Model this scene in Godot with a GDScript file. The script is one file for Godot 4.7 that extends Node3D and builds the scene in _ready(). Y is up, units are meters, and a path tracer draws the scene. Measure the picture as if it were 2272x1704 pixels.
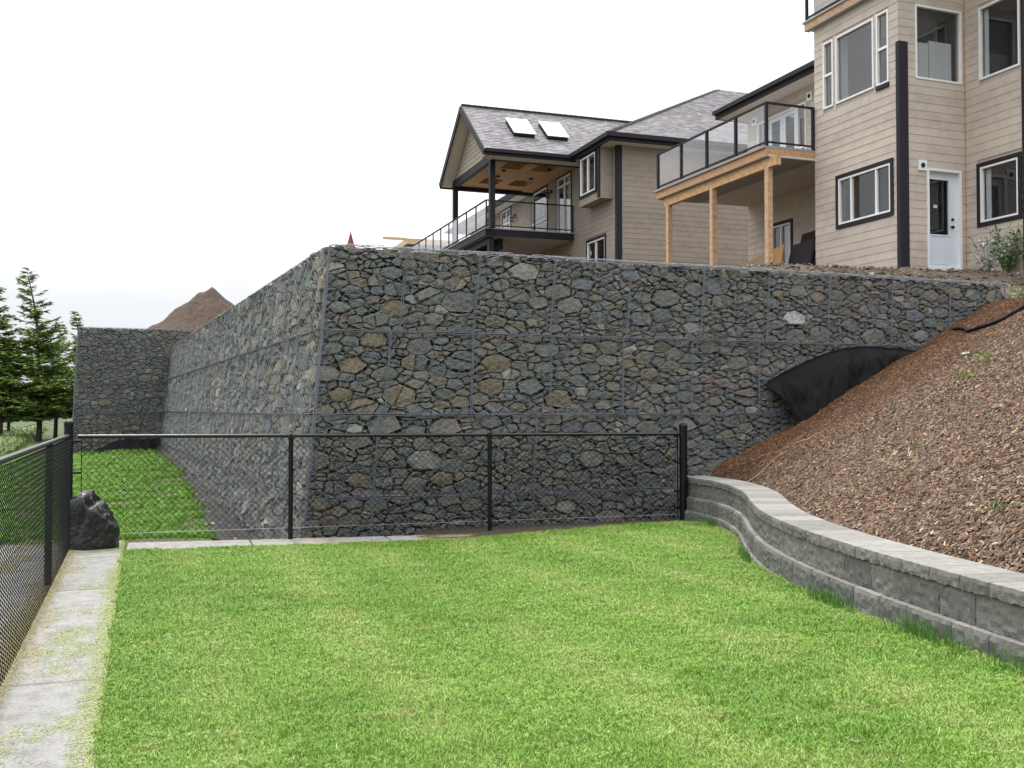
extends Node3D

# Units are metres, y is up, the camera looks along -z. p3(x, y, d) takes a distance d in front of the camera.

class MB:
	var v := PackedVector3Array()
	var n := PackedVector3Array()
	var c := PackedColorArray()
	var ix := PackedInt32Array()
	var col := Color.WHITE

	func tri(p: Vector3, q: Vector3, r: Vector3) -> void:
		var nn := (q - p).cross(r - p).normalized()
		var k := v.size()
		v.append(p); v.append(q); v.append(r)
		n.append(nn); n.append(nn); n.append(nn)
		c.append(col); c.append(col); c.append(col)
		ix.append(k); ix.append(k + 2); ix.append(k + 1)

	func quad(p: Vector3, q: Vector3, r: Vector3, s: Vector3) -> void:
		var nn := (r - p).cross(s - q).normalized()
		var k := v.size()
		v.append(p); v.append(q); v.append(r); v.append(s)
		n.append(nn); n.append(nn); n.append(nn); n.append(nn)
		c.append(col); c.append(col); c.append(col); c.append(col)
		ix.append(k); ix.append(k + 2); ix.append(k + 1)
		ix.append(k); ix.append(k + 3); ix.append(k + 2)

	func hexa(p: Array) -> void:   # corners: bottom 0-3 anticlockwise from above, top 4-7
		quad(p[3], p[2], p[1], p[0]); quad(p[4], p[5], p[6], p[7])
		for i in 4:
			var j := (i + 1) % 4
			quad(p[i], p[j], p[j + 4], p[i + 4])

	func box(lo: Vector3, hi: Vector3, xf := Transform3D.IDENTITY) -> void:
		var a := Vector3(minf(lo.x, hi.x), minf(lo.y, hi.y), minf(lo.z, hi.z))
		var b := Vector3(maxf(lo.x, hi.x), maxf(lo.y, hi.y), maxf(lo.z, hi.z))
		var q := [Vector3(a.x, a.y, b.z), Vector3(b.x, a.y, b.z), Vector3(b.x, a.y, a.z), Vector3(a.x, a.y, a.z),
			Vector3(a.x, b.y, b.z), Vector3(b.x, b.y, b.z), Vector3(b.x, b.y, a.z), Vector3(a.x, b.y, a.z)]
		var r := []
		for p in q:
			r.append(xf * p)
		hexa(r)

	func beam(p: Vector3, q: Vector3, wide: float, high: float, up := Vector3.UP) -> void:
		var f := (q - p).normalized()
		var s := f.cross(up).normalized() * wide * 0.5
		var u := s.cross(f).normalized() * high * 0.5
		hexa([p - s - u, p + s - u, q + s - u, q - s - u, p - s + u, p + s + u, q + s + u, q - s + u])

	func tube(pts: PackedVector3Array, r: float, sides := 6, caps := true, r2 := -1.0) -> void:
		var m := pts.size()
		var k0 := v.size()
		var last := Vector3.UP
		for i in m:
			var f := (pts[mini(i + 1, m - 1)] - pts[maxi(i - 1, 0)]).normalized()
			if i == 0:
				last = Vector3.RIGHT if absf(f.dot(Vector3.UP)) > 0.9 else Vector3.UP
			var s := f.cross(last).normalized()
			var u := s.cross(f).normalized()
			last = u
			var rr := r if r2 < 0.0 else lerpf(r, r2, float(i) / (m - 1))
			for j in sides:
				var w := TAU * j / sides
				var d := s * cos(w) + u * sin(w)
				v.append(pts[i] + d * rr); n.append(d); c.append(col)
		for i in m - 1:
			for j in sides:
				var a := k0 + i * sides + j
				var b := k0 + i * sides + (j + 1) % sides
				ix.append(a); ix.append(b); ix.append(b + sides)
				ix.append(a); ix.append(b + sides); ix.append(a + sides)
		if caps:
			for e in [0, m - 1]:
				var k := v.size()
				var nn := (pts[0] - pts[1]).normalized() if e == 0 else (pts[m - 1] - pts[m - 2]).normalized()
				for j in sides:
					v.append(v[k0 + e * sides + j]); n.append(nn); c.append(col)
				for j in range(1, sides - 1):
					if e == 0:
						ix.append(k); ix.append(k + j + 1); ix.append(k + j)
					else:
						ix.append(k); ix.append(k + j); ix.append(k + j + 1)

	func wire(p: Vector3, q: Vector3, r: float) -> void:   # a three-sided wire without ends
		var f := (q - p).normalized()
		var s := f.cross(Vector3(0.31, 0.87, 0.38)).normalized()
		var u := s.cross(f)
		var k := v.size()
		for j in 3:
			var d := s * cos(TAU * j / 3.0) + u * sin(TAU * j / 3.0)
			v.append(p + d * r); v.append(q + d * r)
			n.append(d); n.append(d); c.append(col); c.append(col)
		for j in 3:
			var a := k + 2 * j
			var b := k + 2 * ((j + 1) % 3)
			ix.append(a); ix.append(b); ix.append(b + 1)
			ix.append(a); ix.append(b + 1); ix.append(a + 1)

	func grid(pts: Array, w: int, smooth := true) -> void:   # rows of w points each; seen from the side where rows run up and columns run right
		var rows := pts.size() / w
		if not smooth:
			for i in rows - 1:
				for j in w - 1:
					quad(pts[i * w + j], pts[i * w + j + 1], pts[(i + 1) * w + j + 1], pts[(i + 1) * w + j])
			return
		var k := v.size()
		for i in rows:
			for j in w:
				var dx: Vector3 = pts[i * w + mini(j + 1, w - 1)] - pts[i * w + maxi(j - 1, 0)]
				var dy: Vector3 = pts[mini(i + 1, rows - 1) * w + j] - pts[maxi(i - 1, 0) * w + j]
				v.append(pts[i * w + j]); n.append(dx.cross(dy).normalized()); c.append(col)
		for i in rows - 1:
			for j in w - 1:
				var a := k + i * w + j
				ix.append(a); ix.append(a + w + 1); ix.append(a + 1)
				ix.append(a); ix.append(a + w); ix.append(a + w + 1)

	func mesh(mat: Material) -> ArrayMesh:
		var m := ArrayMesh.new()
		var a := []
		a.resize(Mesh.ARRAY_MAX)
		a[Mesh.ARRAY_VERTEX] = v; a[Mesh.ARRAY_NORMAL] = n; a[Mesh.ARRAY_COLOR] = c; a[Mesh.ARRAY_INDEX] = ix
		m.add_surface_from_arrays(Mesh.PRIMITIVE_TRIANGLES, a)
		m.surface_set_material(0, mat)
		return m


var rng := RandomNumberGenerator.new()
var taken := {}
var M := {}
var n1 := FastNoiseLite.new()
var n2 := FastNoiseLite.new()


func rnd(a: float, b: float) -> float:
	return rng.randf_range(a, b)


func p3(x: float, y: float, d: float) -> Vector3:
	return Vector3(x, y, -d)


func numbered(called: String, parent: Node) -> String:
	var key := "%d/%s" % [parent.get_instance_id(), called]
	var k: int = taken.get(key, 0)
	taken[key] = k + 1
	return called if k == 0 else "%s_%03d" % [called, k]


func put(called: String, what, parent: Node = self, mat: Material = null) -> MeshInstance3D:
	var o := MeshInstance3D.new()
	o.name = numbered(called, parent)
	o.mesh = what.mesh(mat) if what is MB else what
	parent.add_child(o, true)
	return o


func tag(o: Node, label: String, category: String, group := "") -> Node:
	o.set_meta("label", label); o.set_meta("category", category)
	if group:
		o.set_meta("group", group)
	return o


func thing(called: String, label: String, category: String, at := Vector3.ZERO, group := "") -> Node3D:
	var o := Node3D.new()
	o.name = numbered(called, self)
	o.position = at
	add_child(o, true)
	tag(o, label, category, group)
	return o


func as_kind(o: Node, kind: String) -> Node:
	o.set_meta("kind", kind)
	return o


func scatter(called: String, mesh: Mesh, places: Array, tints: Array, parent: Node = self) -> MultiMeshInstance3D:
	var mm := MultiMesh.new()
	mm.transform_format = MultiMesh.TRANSFORM_3D
	mm.use_colors = true
	mm.mesh = mesh
	mm.instance_count = places.size()
	for i in places.size():
		mm.set_instance_transform(i, places[i])
		mm.set_instance_color(i, tints[i])
	var o := MultiMeshInstance3D.new()
	o.name = numbered(called, parent)
	o.multimesh = mm
	parent.add_child(o, true)
	o.set_meta("kind", "stuff")
	return o


# ---------------------------------------------------------------- materials

func noise_image(sd: int, freq: float, oct: int, size: int, kind := FastNoiseLite.TYPE_SIMPLEX_SMOOTH) -> Image:
	var f := FastNoiseLite.new()
	f.seed = sd; f.frequency = freq; f.fractal_octaves = oct; f.noise_type = kind
	return f.get_seamless_image(size, size)


func tex(sd: int, fine: float, coarse: float, cols: Array, size := 512, share := 0.45, stretch := 1) -> ImageTexture:
	var grad := Gradient.new()
	grad.offsets = PackedFloat32Array([0.0, 1.0])
	for i in cols.size():
		if i == 0:
			grad.set_color(0, cols[0])
		elif i == cols.size() - 1:
			grad.set_color(grad.get_point_count() - 1, cols[i])
		else:
			grad.add_point(float(i) / (cols.size() - 1), cols[i])
	var lut := PackedByteArray()
	for i in 256:
		var q := grad.sample(i / 255.0)
		lut.append(q.r8); lut.append(q.g8); lut.append(q.b8)
	var a := noise_image(sd, fine, 4, size)
	if stretch > 1:
		var keep := a.duplicate()
		keep.resize(size, size / stretch, Image.INTERPOLATE_BILINEAR)
		a = Image.create(size, size, false, Image.FORMAT_L8)
		for k in stretch:
			a.blit_rect(keep, Rect2i(0, 0, size, size / stretch), Vector2i(0, k * size / stretch))
	var da := a.get_data()
	var db := noise_image(sd + 7, coarse, 3, size).get_data()
	var bytes := PackedByteArray()
	bytes.resize(size * size * 3)
	for i in size * size:
		var k := clampi(int(((1.0 - share) * da[i] + share * db[i] - 127.5) * 1.9 + 128.0), 0, 255) * 3
		bytes[i * 3] = lut[k]; bytes[i * 3 + 1] = lut[k + 1]; bytes[i * 3 + 2] = lut[k + 2]
	return ImageTexture.create_from_image(Image.create_from_data(size, size, false, Image.FORMAT_RGB8, bytes))


func bumps(sd: int, freq: float, strength: float, size := 512) -> ImageTexture:
	var im := noise_image(sd, freq, 5, size)
	im.convert(Image.FORMAT_RGBA8)
	im.bump_map_to_normal_map(strength)
	return ImageTexture.create_from_image(im)


func mat(lin: Color, rough: float, t: Texture2D = null, scale := 1.0, bump: Texture2D = null, deep := 1.0, vertex := false) -> StandardMaterial3D:
	var m := StandardMaterial3D.new()
	m.albedo_color = lin.linear_to_srgb()
	m.roughness = rough
	m.albedo_texture = t
	if bump:
		m.normal_enabled = true
		m.normal_texture = bump
		m.normal_scale = deep
	if t or bump:
		m.uv1_triplanar = true
		m.uv1_world_triplanar = true
		m.uv1_scale = Vector3.ONE * scale
	m.vertex_color_use_as_albedo = vertex
	return m


func grey(a: float) -> Color:
	return Color(a, a, a)


func make_materials() -> void:
	var speck := tex(3, 0.09, 0.012, [grey(0.74), grey(0.88), grey(0.97)])
	var rocky := tex(11, 0.05, 0.015, [Color(0.52, 0.53, 0.54), Color(0.78, 0.77, 0.75), Color(0.97, 0.95, 0.92)])
	var rb := bumps(12, 0.04, 9.0)
	var fineb := bumps(14, 0.12, 5.0)
	M.stone = mat(Color(1, 1, 1), 0.85, rocky, 1.4, rb, 0.8, true)
	M.block = mat(Color(1, 1, 1), 0.95, tex(21, 0.28, 0.02, [grey(0.5), grey(0.74), grey(0.82), grey(1.0)], 512, 0.15), 1.0, bumps(15, 0.3, 4.0), 1.0, true)
	M.concrete = mat(Color(1, 1, 1), 0.92, speck, 0.9, fineb, 0.35, true)
	M.core = mat(Color(0.17, 0.17, 0.16), 1.0, rocky, 2.0)
	M.wire = mat(Color(0.27, 0.30, 0.34), 0.5)
	M.seam = mat(Color(0.125, 0.147, 0.185), 0.6)
	M.wire.metallic = 0.2
	M.chain = mat(Color(0.012, 0.013, 0.015), 0.5)
	M.black = mat(Color(0.006, 0.0065, 0.008), 0.35)
	M.black.metallic_specular = 0.35
	M.chain.metallic_specular = 0.25
	M.soil = mat(Color(1, 1, 1), 1.0, tex(31, 0.06, 0.012, [Color(0.55, 0.5, 0.46), Color(0.8, 0.77, 0.74), Color(0.95, 0.93, 0.9)]), 0.7, rb, 1.0, true)
	M.turf = mat(Color(1, 1, 1), 1.0, tex(41, 0.11, 0.02, [grey(0.45), grey(0.75), grey(1.0)]), 1.3, null, 1.0, true)
	M.blade = mat(Color(1, 1, 1), 0.55, null, 1.0, null, 1.0, true)
	M.blade.backlight = Color(0.35, 0.5, 0.2)
	M.leaf = mat(Color(1, 1, 1), 0.6, null, 1.0, null, 1.0, true)
	M.leaf.backlight = Color(0.3, 0.4, 0.2)
	M.chip = mat(Color(1, 1, 1), 0.9, null, 1.0, null, 1.0, true)
	M.dry_or_lit = mat(Color(1, 1, 1), 0.9, null, 1.0, null, 1.0, true)
	M.bark = mat(Color(0.10, 0.085, 0.07), 1.0, rocky, 1.0)
	var paint := tex(51, 0.02, 0.006, [grey(0.9), grey(0.97), grey(1.0)], 256)
	M.siding_near = mat(Color(1, 1, 1), 0.75, paint, 0.6, null, 1.0, true)
	M.trim = mat(Color(0.021, 0.0195, 0.025), 0.6)
	M.trim.metallic_specular = 0.3
	M.white = mat(Color(0.78, 0.78, 0.78), 0.45)
	M.soffit = mat(Color(0.62, 0.58, 0.52), 0.8)
	M.rail = mat(Color(0.006, 0.0065, 0.008), 0.27)
	M.gray = mat(Color(0.30, 0.29, 0.28), 0.6)
	M.door = mat(Color(0.66, 0.71, 0.78), 0.5)
	M.room = mat(Color(0.05, 0.048, 0.045), 0.9)
	M.curtain = mat(Color(0.55, 0.58, 0.60), 0.9)
	M.wood = mat(Color(1, 1, 1), 0.7, tex(61, 0.03, 0.01, [Color(0.72, 0.6, 0.48), Color(0.92, 0.86, 0.78), Color(1, 0.97, 0.92)], 512, 0.35, 4), 1.1, null, 1.0, true)
	M.shingle = mat(Color(1, 1, 1), 0.95, speck, 3.0, null, 1.0, true)
	M.glass = StandardMaterial3D.new()
	M.glass.transparency = BaseMaterial3D.TRANSPARENCY_ALPHA
	M.glass.albedo_color = Color(0.12, 0.16, 0.2, 0.08)
	M.glass.roughness = 0.02
	M.glass.metallic_specular = 0.55
	M.skylight = mat(Color(0.75, 0.78, 0.8), 0.08)  # white sky reflection put into the glass colour
	M.skylight.metallic_specular = 0.9
	M.fabric = mat(Color(0.0085, 0.0085, 0.009), 0.75, null, 1.0)
	M.fabric.metallic_specular = 0.25
	M.fabric_dusty = mat(Color(0.055, 0.052, 0.052), 0.9, rocky, 0.8)
	M.boulder = mat(Color(0.012, 0.012, 0.014), 0.28, rocky, 1.2, rb, 0.35)
	M.tan_wood = mat(Color(0.5, 0.33, 0.16), 0.8)


# ---------------------------------------------------------------- ground shapes

var cap_curve := PackedVector2Array()      # (x, d) along the front edge of the retaining wall's cap, from the far end
var cap_len := PackedFloat32Array()
const GC := Vector2(-2.455, 12.081)        # the gabion corner at ground level (x, d)
const BAT := 0.105                         # batter of the gabion faces, metres per metre
var fa := Vector2(-sin(deg_to_rad(21.5)), cos(deg_to_rad(21.5)))   # into the front gabion face
var fb := Vector2(cos(deg_to_rad(21.5)), sin(deg_to_rad(21.5)))    # along it
var la := Vector2(-sin(deg_to_rad(23.0)), cos(deg_to_rad(23.0)))   # along the long gabion face
var lb := Vector2(cos(deg_to_rad(23.0)), sin(deg_to_rad(23.0)))    # into it


func make_curves() -> void:
	var q := [Vector2(2.1, 14.2), Vector2(2.24, 13.62), Vector2(2.37, 13.1), Vector2(2.47, 12.75), Vector2(2.53, 12.15), Vector2(2.51, 11.4), Vector2(2.44, 10.75), Vector2(2.33, 10.1),
		Vector2(2.23, 9.45), Vector2(2.15, 8.7), Vector2(2.13, 7.9), Vector2(2.16, 7.2), Vector2(2.23, 6.5), Vector2(2.33, 5.8), Vector2(2.47, 5.0), Vector2(2.68, 4.0), Vector2(2.95, 3.0), Vector2(3.3, 2.0), Vector2(3.6, 1.3)]
	for i in range(1, q.size() - 2):
		for k in 12:
			cap_curve.append(q[i].cubic_interpolate(q[i + 1], q[i - 1], q[i + 2], k / 12.0))
	cap_curve.append(q[q.size() - 2])
	var total := 0.0
	for i in cap_curve.size():
		if i > 0:
			total += cap_curve[i].distance_to(cap_curve[i - 1])
		cap_len.append(total)


func cap_at(s: float, out := 0.0) -> Vector2:   # a point of the curve at arc length s, moved towards the lawn by out
	var i := clampi(cap_len.bsearch(s), 1, cap_curve.size() - 1)
	var t := (s - cap_len[i - 1]) / (cap_len[i] - cap_len[i - 1])
	var p := cap_curve[i - 1].lerp(cap_curve[i], t)
	var d := (cap_curve[mini(i + 1, cap_curve.size() - 1)] - cap_curve[maxi(i - 2, 0)]).normalized()
	return p + Vector2(d.y, -d.x) * out   # far end first: the lawn lies on the right of the way


func cap_x(d: float) -> float:
	for i in range(1, cap_curve.size()):
		if cap_curve[i].y <= d:
			var t := (d - cap_curve[i].y) / maxf(cap_curve[i - 1].y - cap_curve[i].y, 1e-5)
			return lerpf(cap_curve[i].x, cap_curve[i - 1].x, clampf(t, 0, 1))
	return cap_curve[cap_curve.size() - 1].x


func lawn_y(x: float, d: float) -> float:
	var side := smoothstep(-1.5, 2.3, x)
	var near := clampf(1.0 - (d - 5.0) / 11.1, 0.0, 1.05) * (1.0 - 0.6 * smoothstep(12.6, 13.6, d))
	return 0.236 * side * near + 0.012 * n1.get_noise_2d(x * 6.0, d * 6.0)


func lawn_left(d: float) -> float:
	return -4.068 + (10.78 - d) * 0.3602


func lawn_far(x: float) -> float:
	return 10.78 + (x + 4.068) * 0.2563 if x < -0.2 else 11.77 + (x + 0.2) * 0.5


func on_lawn(x: float, d: float) -> bool:
	return x > lawn_left(d) and d < lawn_far(x) and x < cap_x(d) - 0.06 and d > 1.0


func face_in(x: float, d: float) -> float:   # metres behind the foot of the front gabion face
	return (Vector2(x, d) - GC).dot(fa)


func mulch_y(x: float, d: float) -> float:
	var back := cap_x(minf(d, 13.6)) + 0.5
	var y := minf(0.52 * x - 0.82, 0.565 + 0.8 * (x - back))
	y = maxf(y, 0.53)
	y = minf(y, 3.2 + 0.08 * (x - 7.7))
	return y + 0.05 * n1.get_noise_2d(x * 2.0, d * 2.0) + 0.02 * n2.get_noise_2d(x * 9.0, d * 9.0)


func terrace_y(x: float, d: float) -> float:
	var inside := face_in(x, d) - 0.4
	var crest := lerpf(3.55, 4.33, smoothstep(2.2, 5.2, x)) + 0.03 * clampf(x - 5.2, 0, 5)
	var y := lerpf(3.5, crest, smoothstep(0.3, 4.6, inside))
	y = lerpf(y, 4.55, smoothstep(6.0, 9.5, inside))
	y = lerpf(y, 5.1, smoothstep(12.0, 20.0, inside))
	y = lerpf(3.42, y, smoothstep(2.5, 9.0, (Vector2(x, d) - GC).dot(lb)))
	var rough := smoothstep(0.2, 1.2, inside)
	return y + rough * (0.07 * n1.get_noise_2d(x * 2.4, d * 2.4) + 0.05 * n2.get_noise_2d(x * 7.0, d * 7.0))


func swale_w(u: float) -> float:   # how far from the long wall the grass ends
	return maxf(0.24, 1.02 - 0.06 * u)


func swale_y(u: float) -> float:   # height of the fabric against the long wall
	return lerpf(-0.52, 0.0, clampf(u / 13.5, 0, 1)) + 0.42 * clampf((u - 13.5) / 10.5, 0, 1)


func back_y(x: float, d: float) -> float:   # the grass behind the fence and the meadow beyond it
	var to_wall := (Vector2(x, d) - GC).dot(lb)      # negative on the grass side
	var u := (Vector2(x, d) - GC).dot(la)
	var y := (0.12 * smoothstep(9.0, 18.0, u) + 0.13 * smoothstep(18.0, 25.0, u)) * smoothstep(-4.0, -0.8, to_wall)
	if u > -0.35 and to_wall < 0.6:
		y = lerpf(y, swale_y(maxf(u, 0.0)) - 0.1, clampf((to_wall + swale_w(u) - 0.12) / maxf(swale_w(u) - 0.12, 0.1), 0.0, 1.0))
	y -= 0.5 * smoothstep(-4.0, -11.0, to_wall) * (1.0 - smoothstep(25.0, 45.0, d))
	y -= 0.03
	return y + 0.02 * n1.get_noise_2d(x * 3.0, d * 3.0) + 0.10 * smoothstep(-4, -9, to_wall) * n2.get_noise_2d(x * 0.7, d * 0.7)


# ---------------------------------------------------------------- stones of the gabion walls

func pack_stones(length: float, y0: float, y1: float, forced: Array, sizes: Array) -> Array:
	# Irregular stones that fill a strip: weighted cells round points of unlike size. Each: [outline, centre, size].
	var st := 1.7
	var pts: Array[Vector3] = []
	var cells := {}
	var g := 0.12
	for f in forced:
		pts.append(Vector3(f.x / st, f.y, f.z))
	for i in pts.size():
		var key := Vector2i(floori(pts[i].x / g), floori(pts[i].y / g))
		if not cells.has(key):
			cells[key] = []
		cells[key].append(i)
	var area := length * (y1 - y0)
	for s in sizes:
		for k in int(s.y * area):
			var q := Vector3(rnd(0, length) / st, rnd(y0, y1), s.x * rnd(0.85, 1.15))
			var key := Vector2i(floori(q.x / g), floori(q.y / g))
			var free := true
			for dx in range(-3, 4):
				for dy in range(-3, 4):
					for i in cells.get(Vector2i(key.x + dx, key.y + dy), []):
						var o: Vector3 = pts[i]
						var need := 0.82 * (o.z + q.z)
						if (o.x - q.x) * (o.x - q.x) + (o.y - q.y) * (o.y - q.y) < need * need:
							free = false
							break
					if not free:
						break
				if not free:
					break
			if free:
				if not cells.has(key):
					cells[key] = []
				cells[key].append(pts.size())
				pts.append(q)
	var out := []
	for i in pts.size():
		var o := pts[i]
		var reach := o.z * 2.0 + 0.05
		var poly := PackedVector2Array([Vector2(maxf(0, o.x - reach), maxf(y0, o.y - reach)), Vector2(minf(length / st, o.x + reach), maxf(y0, o.y - reach)),
			Vector2(minf(length / st, o.x + reach), minf(y1, o.y + reach)), Vector2(maxf(0, o.x - reach), minf(y1, o.y + reach))])
		var key := Vector2i(floori(o.x / g), floori(o.y / g))
		var span := 4 if o.z > 0.1 else 3
		for dx in range(-span, span + 1):
			for dy in range(-span, span + 1):
				for j in cells.get(Vector2i(key.x + dx, key.y + dy), []):
					if j == i:
						continue
					var e: Vector3 = pts[j]
					var nx := e.x - o.x
					var ny := e.y - o.y
					var dist := sqrt(nx * nx + ny * ny)
					if dist > reach * 2.0 + 0.12:
						continue
					var bound := 0.5 * (dist + (o.z * o.z - e.z * e.z) / dist) - rnd(0.001, 0.004) - 0.007 * pow(rng.randf(), 4.0)
					nx /= dist
					ny /= dist
					# keep the side of the line nearer to this stone
					var m := poly.size()
					if m < 3:
						break
					var res := PackedVector2Array()
					var pd := (poly[m - 1].x - o.x) * nx + (poly[m - 1].y - o.y) * ny - bound
					for k in m:
						var cd := (poly[k].x - o.x) * nx + (poly[k].y - o.y) * ny - bound
						if (cd > 0.0) != (pd > 0.0):
							res.append(poly[k - 1].lerp(poly[k], pd / (pd - cd)))
						if cd <= 0.0:
							res.append(poly[k])
						pd = cd
					poly = res
		if poly.size() < 3:
			continue
		var mid := Vector2.ZERO
		for k in poly.size():
			poly[k] = Vector2(poly[k].x * st, poly[k].y)
			mid += poly[k]
		mid /= poly.size()
		# drop tiny edges, round the corners
		var trim := PackedVector2Array()
		for k in poly.size():
			var a := poly[k]
			var b := poly[(k + 1) % poly.size()]
			if a.distance_to(b) > 0.012:
				trim.append(a)
		if trim.size() < 3:
			continue
		var most := 4 + (1 if rng.randf() < 0.65 else 0) + (1 if o.z > 0.08 and rng.randf() < 0.6 else 0)
		if i < forced.size():
			most = 5
		var whole := 0.0
		for k in trim.size():
			whole += trim[k - 1].cross(trim[k])
		while trim.size() > most:   # broken rock has few corners
			var least := 1e9
			var at := 0
			for k in trim.size():
				var e1 := trim[k] - trim[k - 1]
				var e2 := trim[(k + 1) % trim.size()] - trim[k]
				var loss := absf(e1.cross(e2))
				if loss < least:
					least = loss
					at = k
			if trim.size() < 8 and least > 0.05 * absf(whole):
				break
			trim.remove_at(at)
		if i >= forced.size() and o.z > 0.04 and rng.randf() < 0.42:   # many are broken across
			var w := rnd(-0.5, 0.5) if rng.randf() < 0.6 else rnd(0.9, 2.2)
			var nn := Vector2(-sin(w), cos(w))
			var off := nn.dot(mid) + rnd(-0.2, 0.2) * o.z
			for half: float in [1.0, -1.0]:
				var part := PackedVector2Array()
				for k in trim.size():
					var a := trim[k]
					var b := trim[(k + 1) % trim.size()]
					var da := (nn.dot(a) - off) * half - 0.003
					var db := (nn.dot(b) - off) * half - 0.003
					if da >= 0.0:
						part.append(a)
					if (da > 0.0) != (db > 0.0):
						part.append(a.lerp(b, da / (da - db)))
				if part.size() < 3:
					continue
				var m2 := Vector2.ZERO
				for q in part:
					m2 += q
				out.append([part, m2 / part.size(), o.z * 0.72])
			continue
		out.append([trim, mid, o.z])
	return out


func rounded(poly: PackedVector2Array, share: float) -> PackedVector2Array:
	var r := PackedVector2Array()
	for k in poly.size():
		var a := poly[k - 1]
		var b := poly[k]
		var c := poly[(k + 1) % poly.size()]
		var t := share * rnd(0.6, 1.3)
		r.append(b.lerp(a, t)); r.append(b.lerp(c, t))
	return r


func add_stone(mb: MB, poly: PackedVector2Array, mid: Vector2, place: Callable, jut: float, tint: Color, deep := 0.2) -> void:
	# place(u, y, outwards) gives the point in the world
	mb.col = tint
	var m := poly.size()
	var tilt := Vector2(rnd(-0.2, 0.2), rnd(-0.26, 0.2))
	var back: Array[Vector3] = []
	var edge: Array[Vector3] = []
	var face: Array[Vector3] = []
	var size := 0.0
	for q in poly:
		size += q.distance_to(mid)
	size /= m
	var bev := clampf(size * 0.18, 0.006, 0.02)
	var side := rnd(0.008, 0.026)
	for q in poly:
		back.append(place.call(q.x, q.y, -deep))
		edge.append(place.call(q.x, q.y, jut - side + rnd(-0.012, 0.012)))
		var w := (q - mid)
		var f := mid + w * (1.0 - bev * rnd(0.6, 1.5) / maxf(w.length(), 0.02))
		face.append(place.call(f.x, f.y, jut + (f - mid).dot(tilt) + rnd(-0.008, 0.008)))
	var off := mid + Vector2(rnd(-0.3, 0.3), rnd(-0.3, 0.3)) * size
	var top: Vector3 = place.call(off.x, off.y, jut + (off - mid).dot(tilt) + rnd(0.0, 0.014))
	for k in m:
		var l := (k + 1) % m
		mb.tri(face[k], face[l], top)
		mb.quad(edge[k], edge[l], face[l], face[k])
		mb.quad(back[k], back[l], edge[l], edge[k])


func stone_tint(dry_or_lit := 1.0) -> Color:  # the factor lightens stones to carry brighter light in their colour
	var k := rng.randf()
	var c := Color(0.195, 0.197, 0.18)
	if k < 0.22:
		c = Color(0.165, 0.186, 0.18)
	elif k < 0.42:
		c = Color(0.215, 0.195, 0.167)
	elif k < 0.58:
		c = Color(0.16, 0.172, 0.187)
	elif k < 0.63:
		c = Color(0.24, 0.205, 0.152)
	elif k < 0.67:
		c = Color(0.34, 0.335, 0.32)
	elif k < 0.72:
		c = Color(0.215, 0.182, 0.175)
	var b := rnd(0.9, 1.24) * dry_or_lit
	return Color(c.r * b, c.g * b, c.b * b)


func hex_net(mb: MB, length: float, y0: float, y1: float, place: Callable, upright: Callable, r: float, stop: Callable) -> void:
	# double-twisted hexagonal netting; the twists run along the wall, or upright in some baskets
	var pu := 0.17
	var pv := 0.085
	var cols := int(length / pu) + 1
	var rows := int((y1 - y0) / pv) + 1
	for j in rows:
		for i in cols:
			for s in 2:
				var u := (i + 0.5 * s) * pu
				var y := y0 + (j + 0.5 * s) * pv
				if u > length - 0.04 or y > y1 - 0.01 or stop.call(u, y):
					continue
				var e := [Vector2(u, y), Vector2(u + 0.042, y), Vector2(u + 0.085, y + pv * 0.5), Vector2(u + 0.085, y - pv * 0.5)]
				if upright.call(u, y):
					continue
				var w: Array[Vector3] = []
				for q in e:
					q += Vector2(n1.get_noise_2d(q.x * 14.0, q.y * 14.0), n1.get_noise_2d(q.y * 14.0, q.x * 14.0 + 50.0)) * 0.022
					w.append(place.call(q.x, q.y, 0.037 + 0.014 * n1.get_noise_2d(q.x * 9.0, q.y * 9.0)))
				mb.wire(w[0], w[1], r * 1.5)
				mb.wire(w[1], w[2], r)
				mb.wire(w[1], w[3], r)


func upright_net(mb: MB, u0: float, u1: float, y0: float, y1: float, place: Callable, r: float) -> void:
	for i in int((u1 - u0) / 0.085):
		for j in int((y1 - y0) / 0.17):
			for s in 2:
				var a := Vector2(u0 + (i + 0.5 * s + 0.25) * 0.085, y0 + (j + 0.5 * s) * 0.17)
				var w: Array[Vector3] = []
				for q in [a, a + Vector2(0, 0.042), a + Vector2(0.0425, 0.085), a + Vector2(-0.0425, 0.085)]:
					w.append(place.call(q.x, q.y, 0.037 + 0.014 * n1.get_noise_2d(q.x * 9.0, q.y * 9.0)))
				mb.wire(w[0], w[1], r * 1.5)
				mb.wire(w[1], w[2], r)
				mb.wire(w[1], w[3], r)


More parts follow.
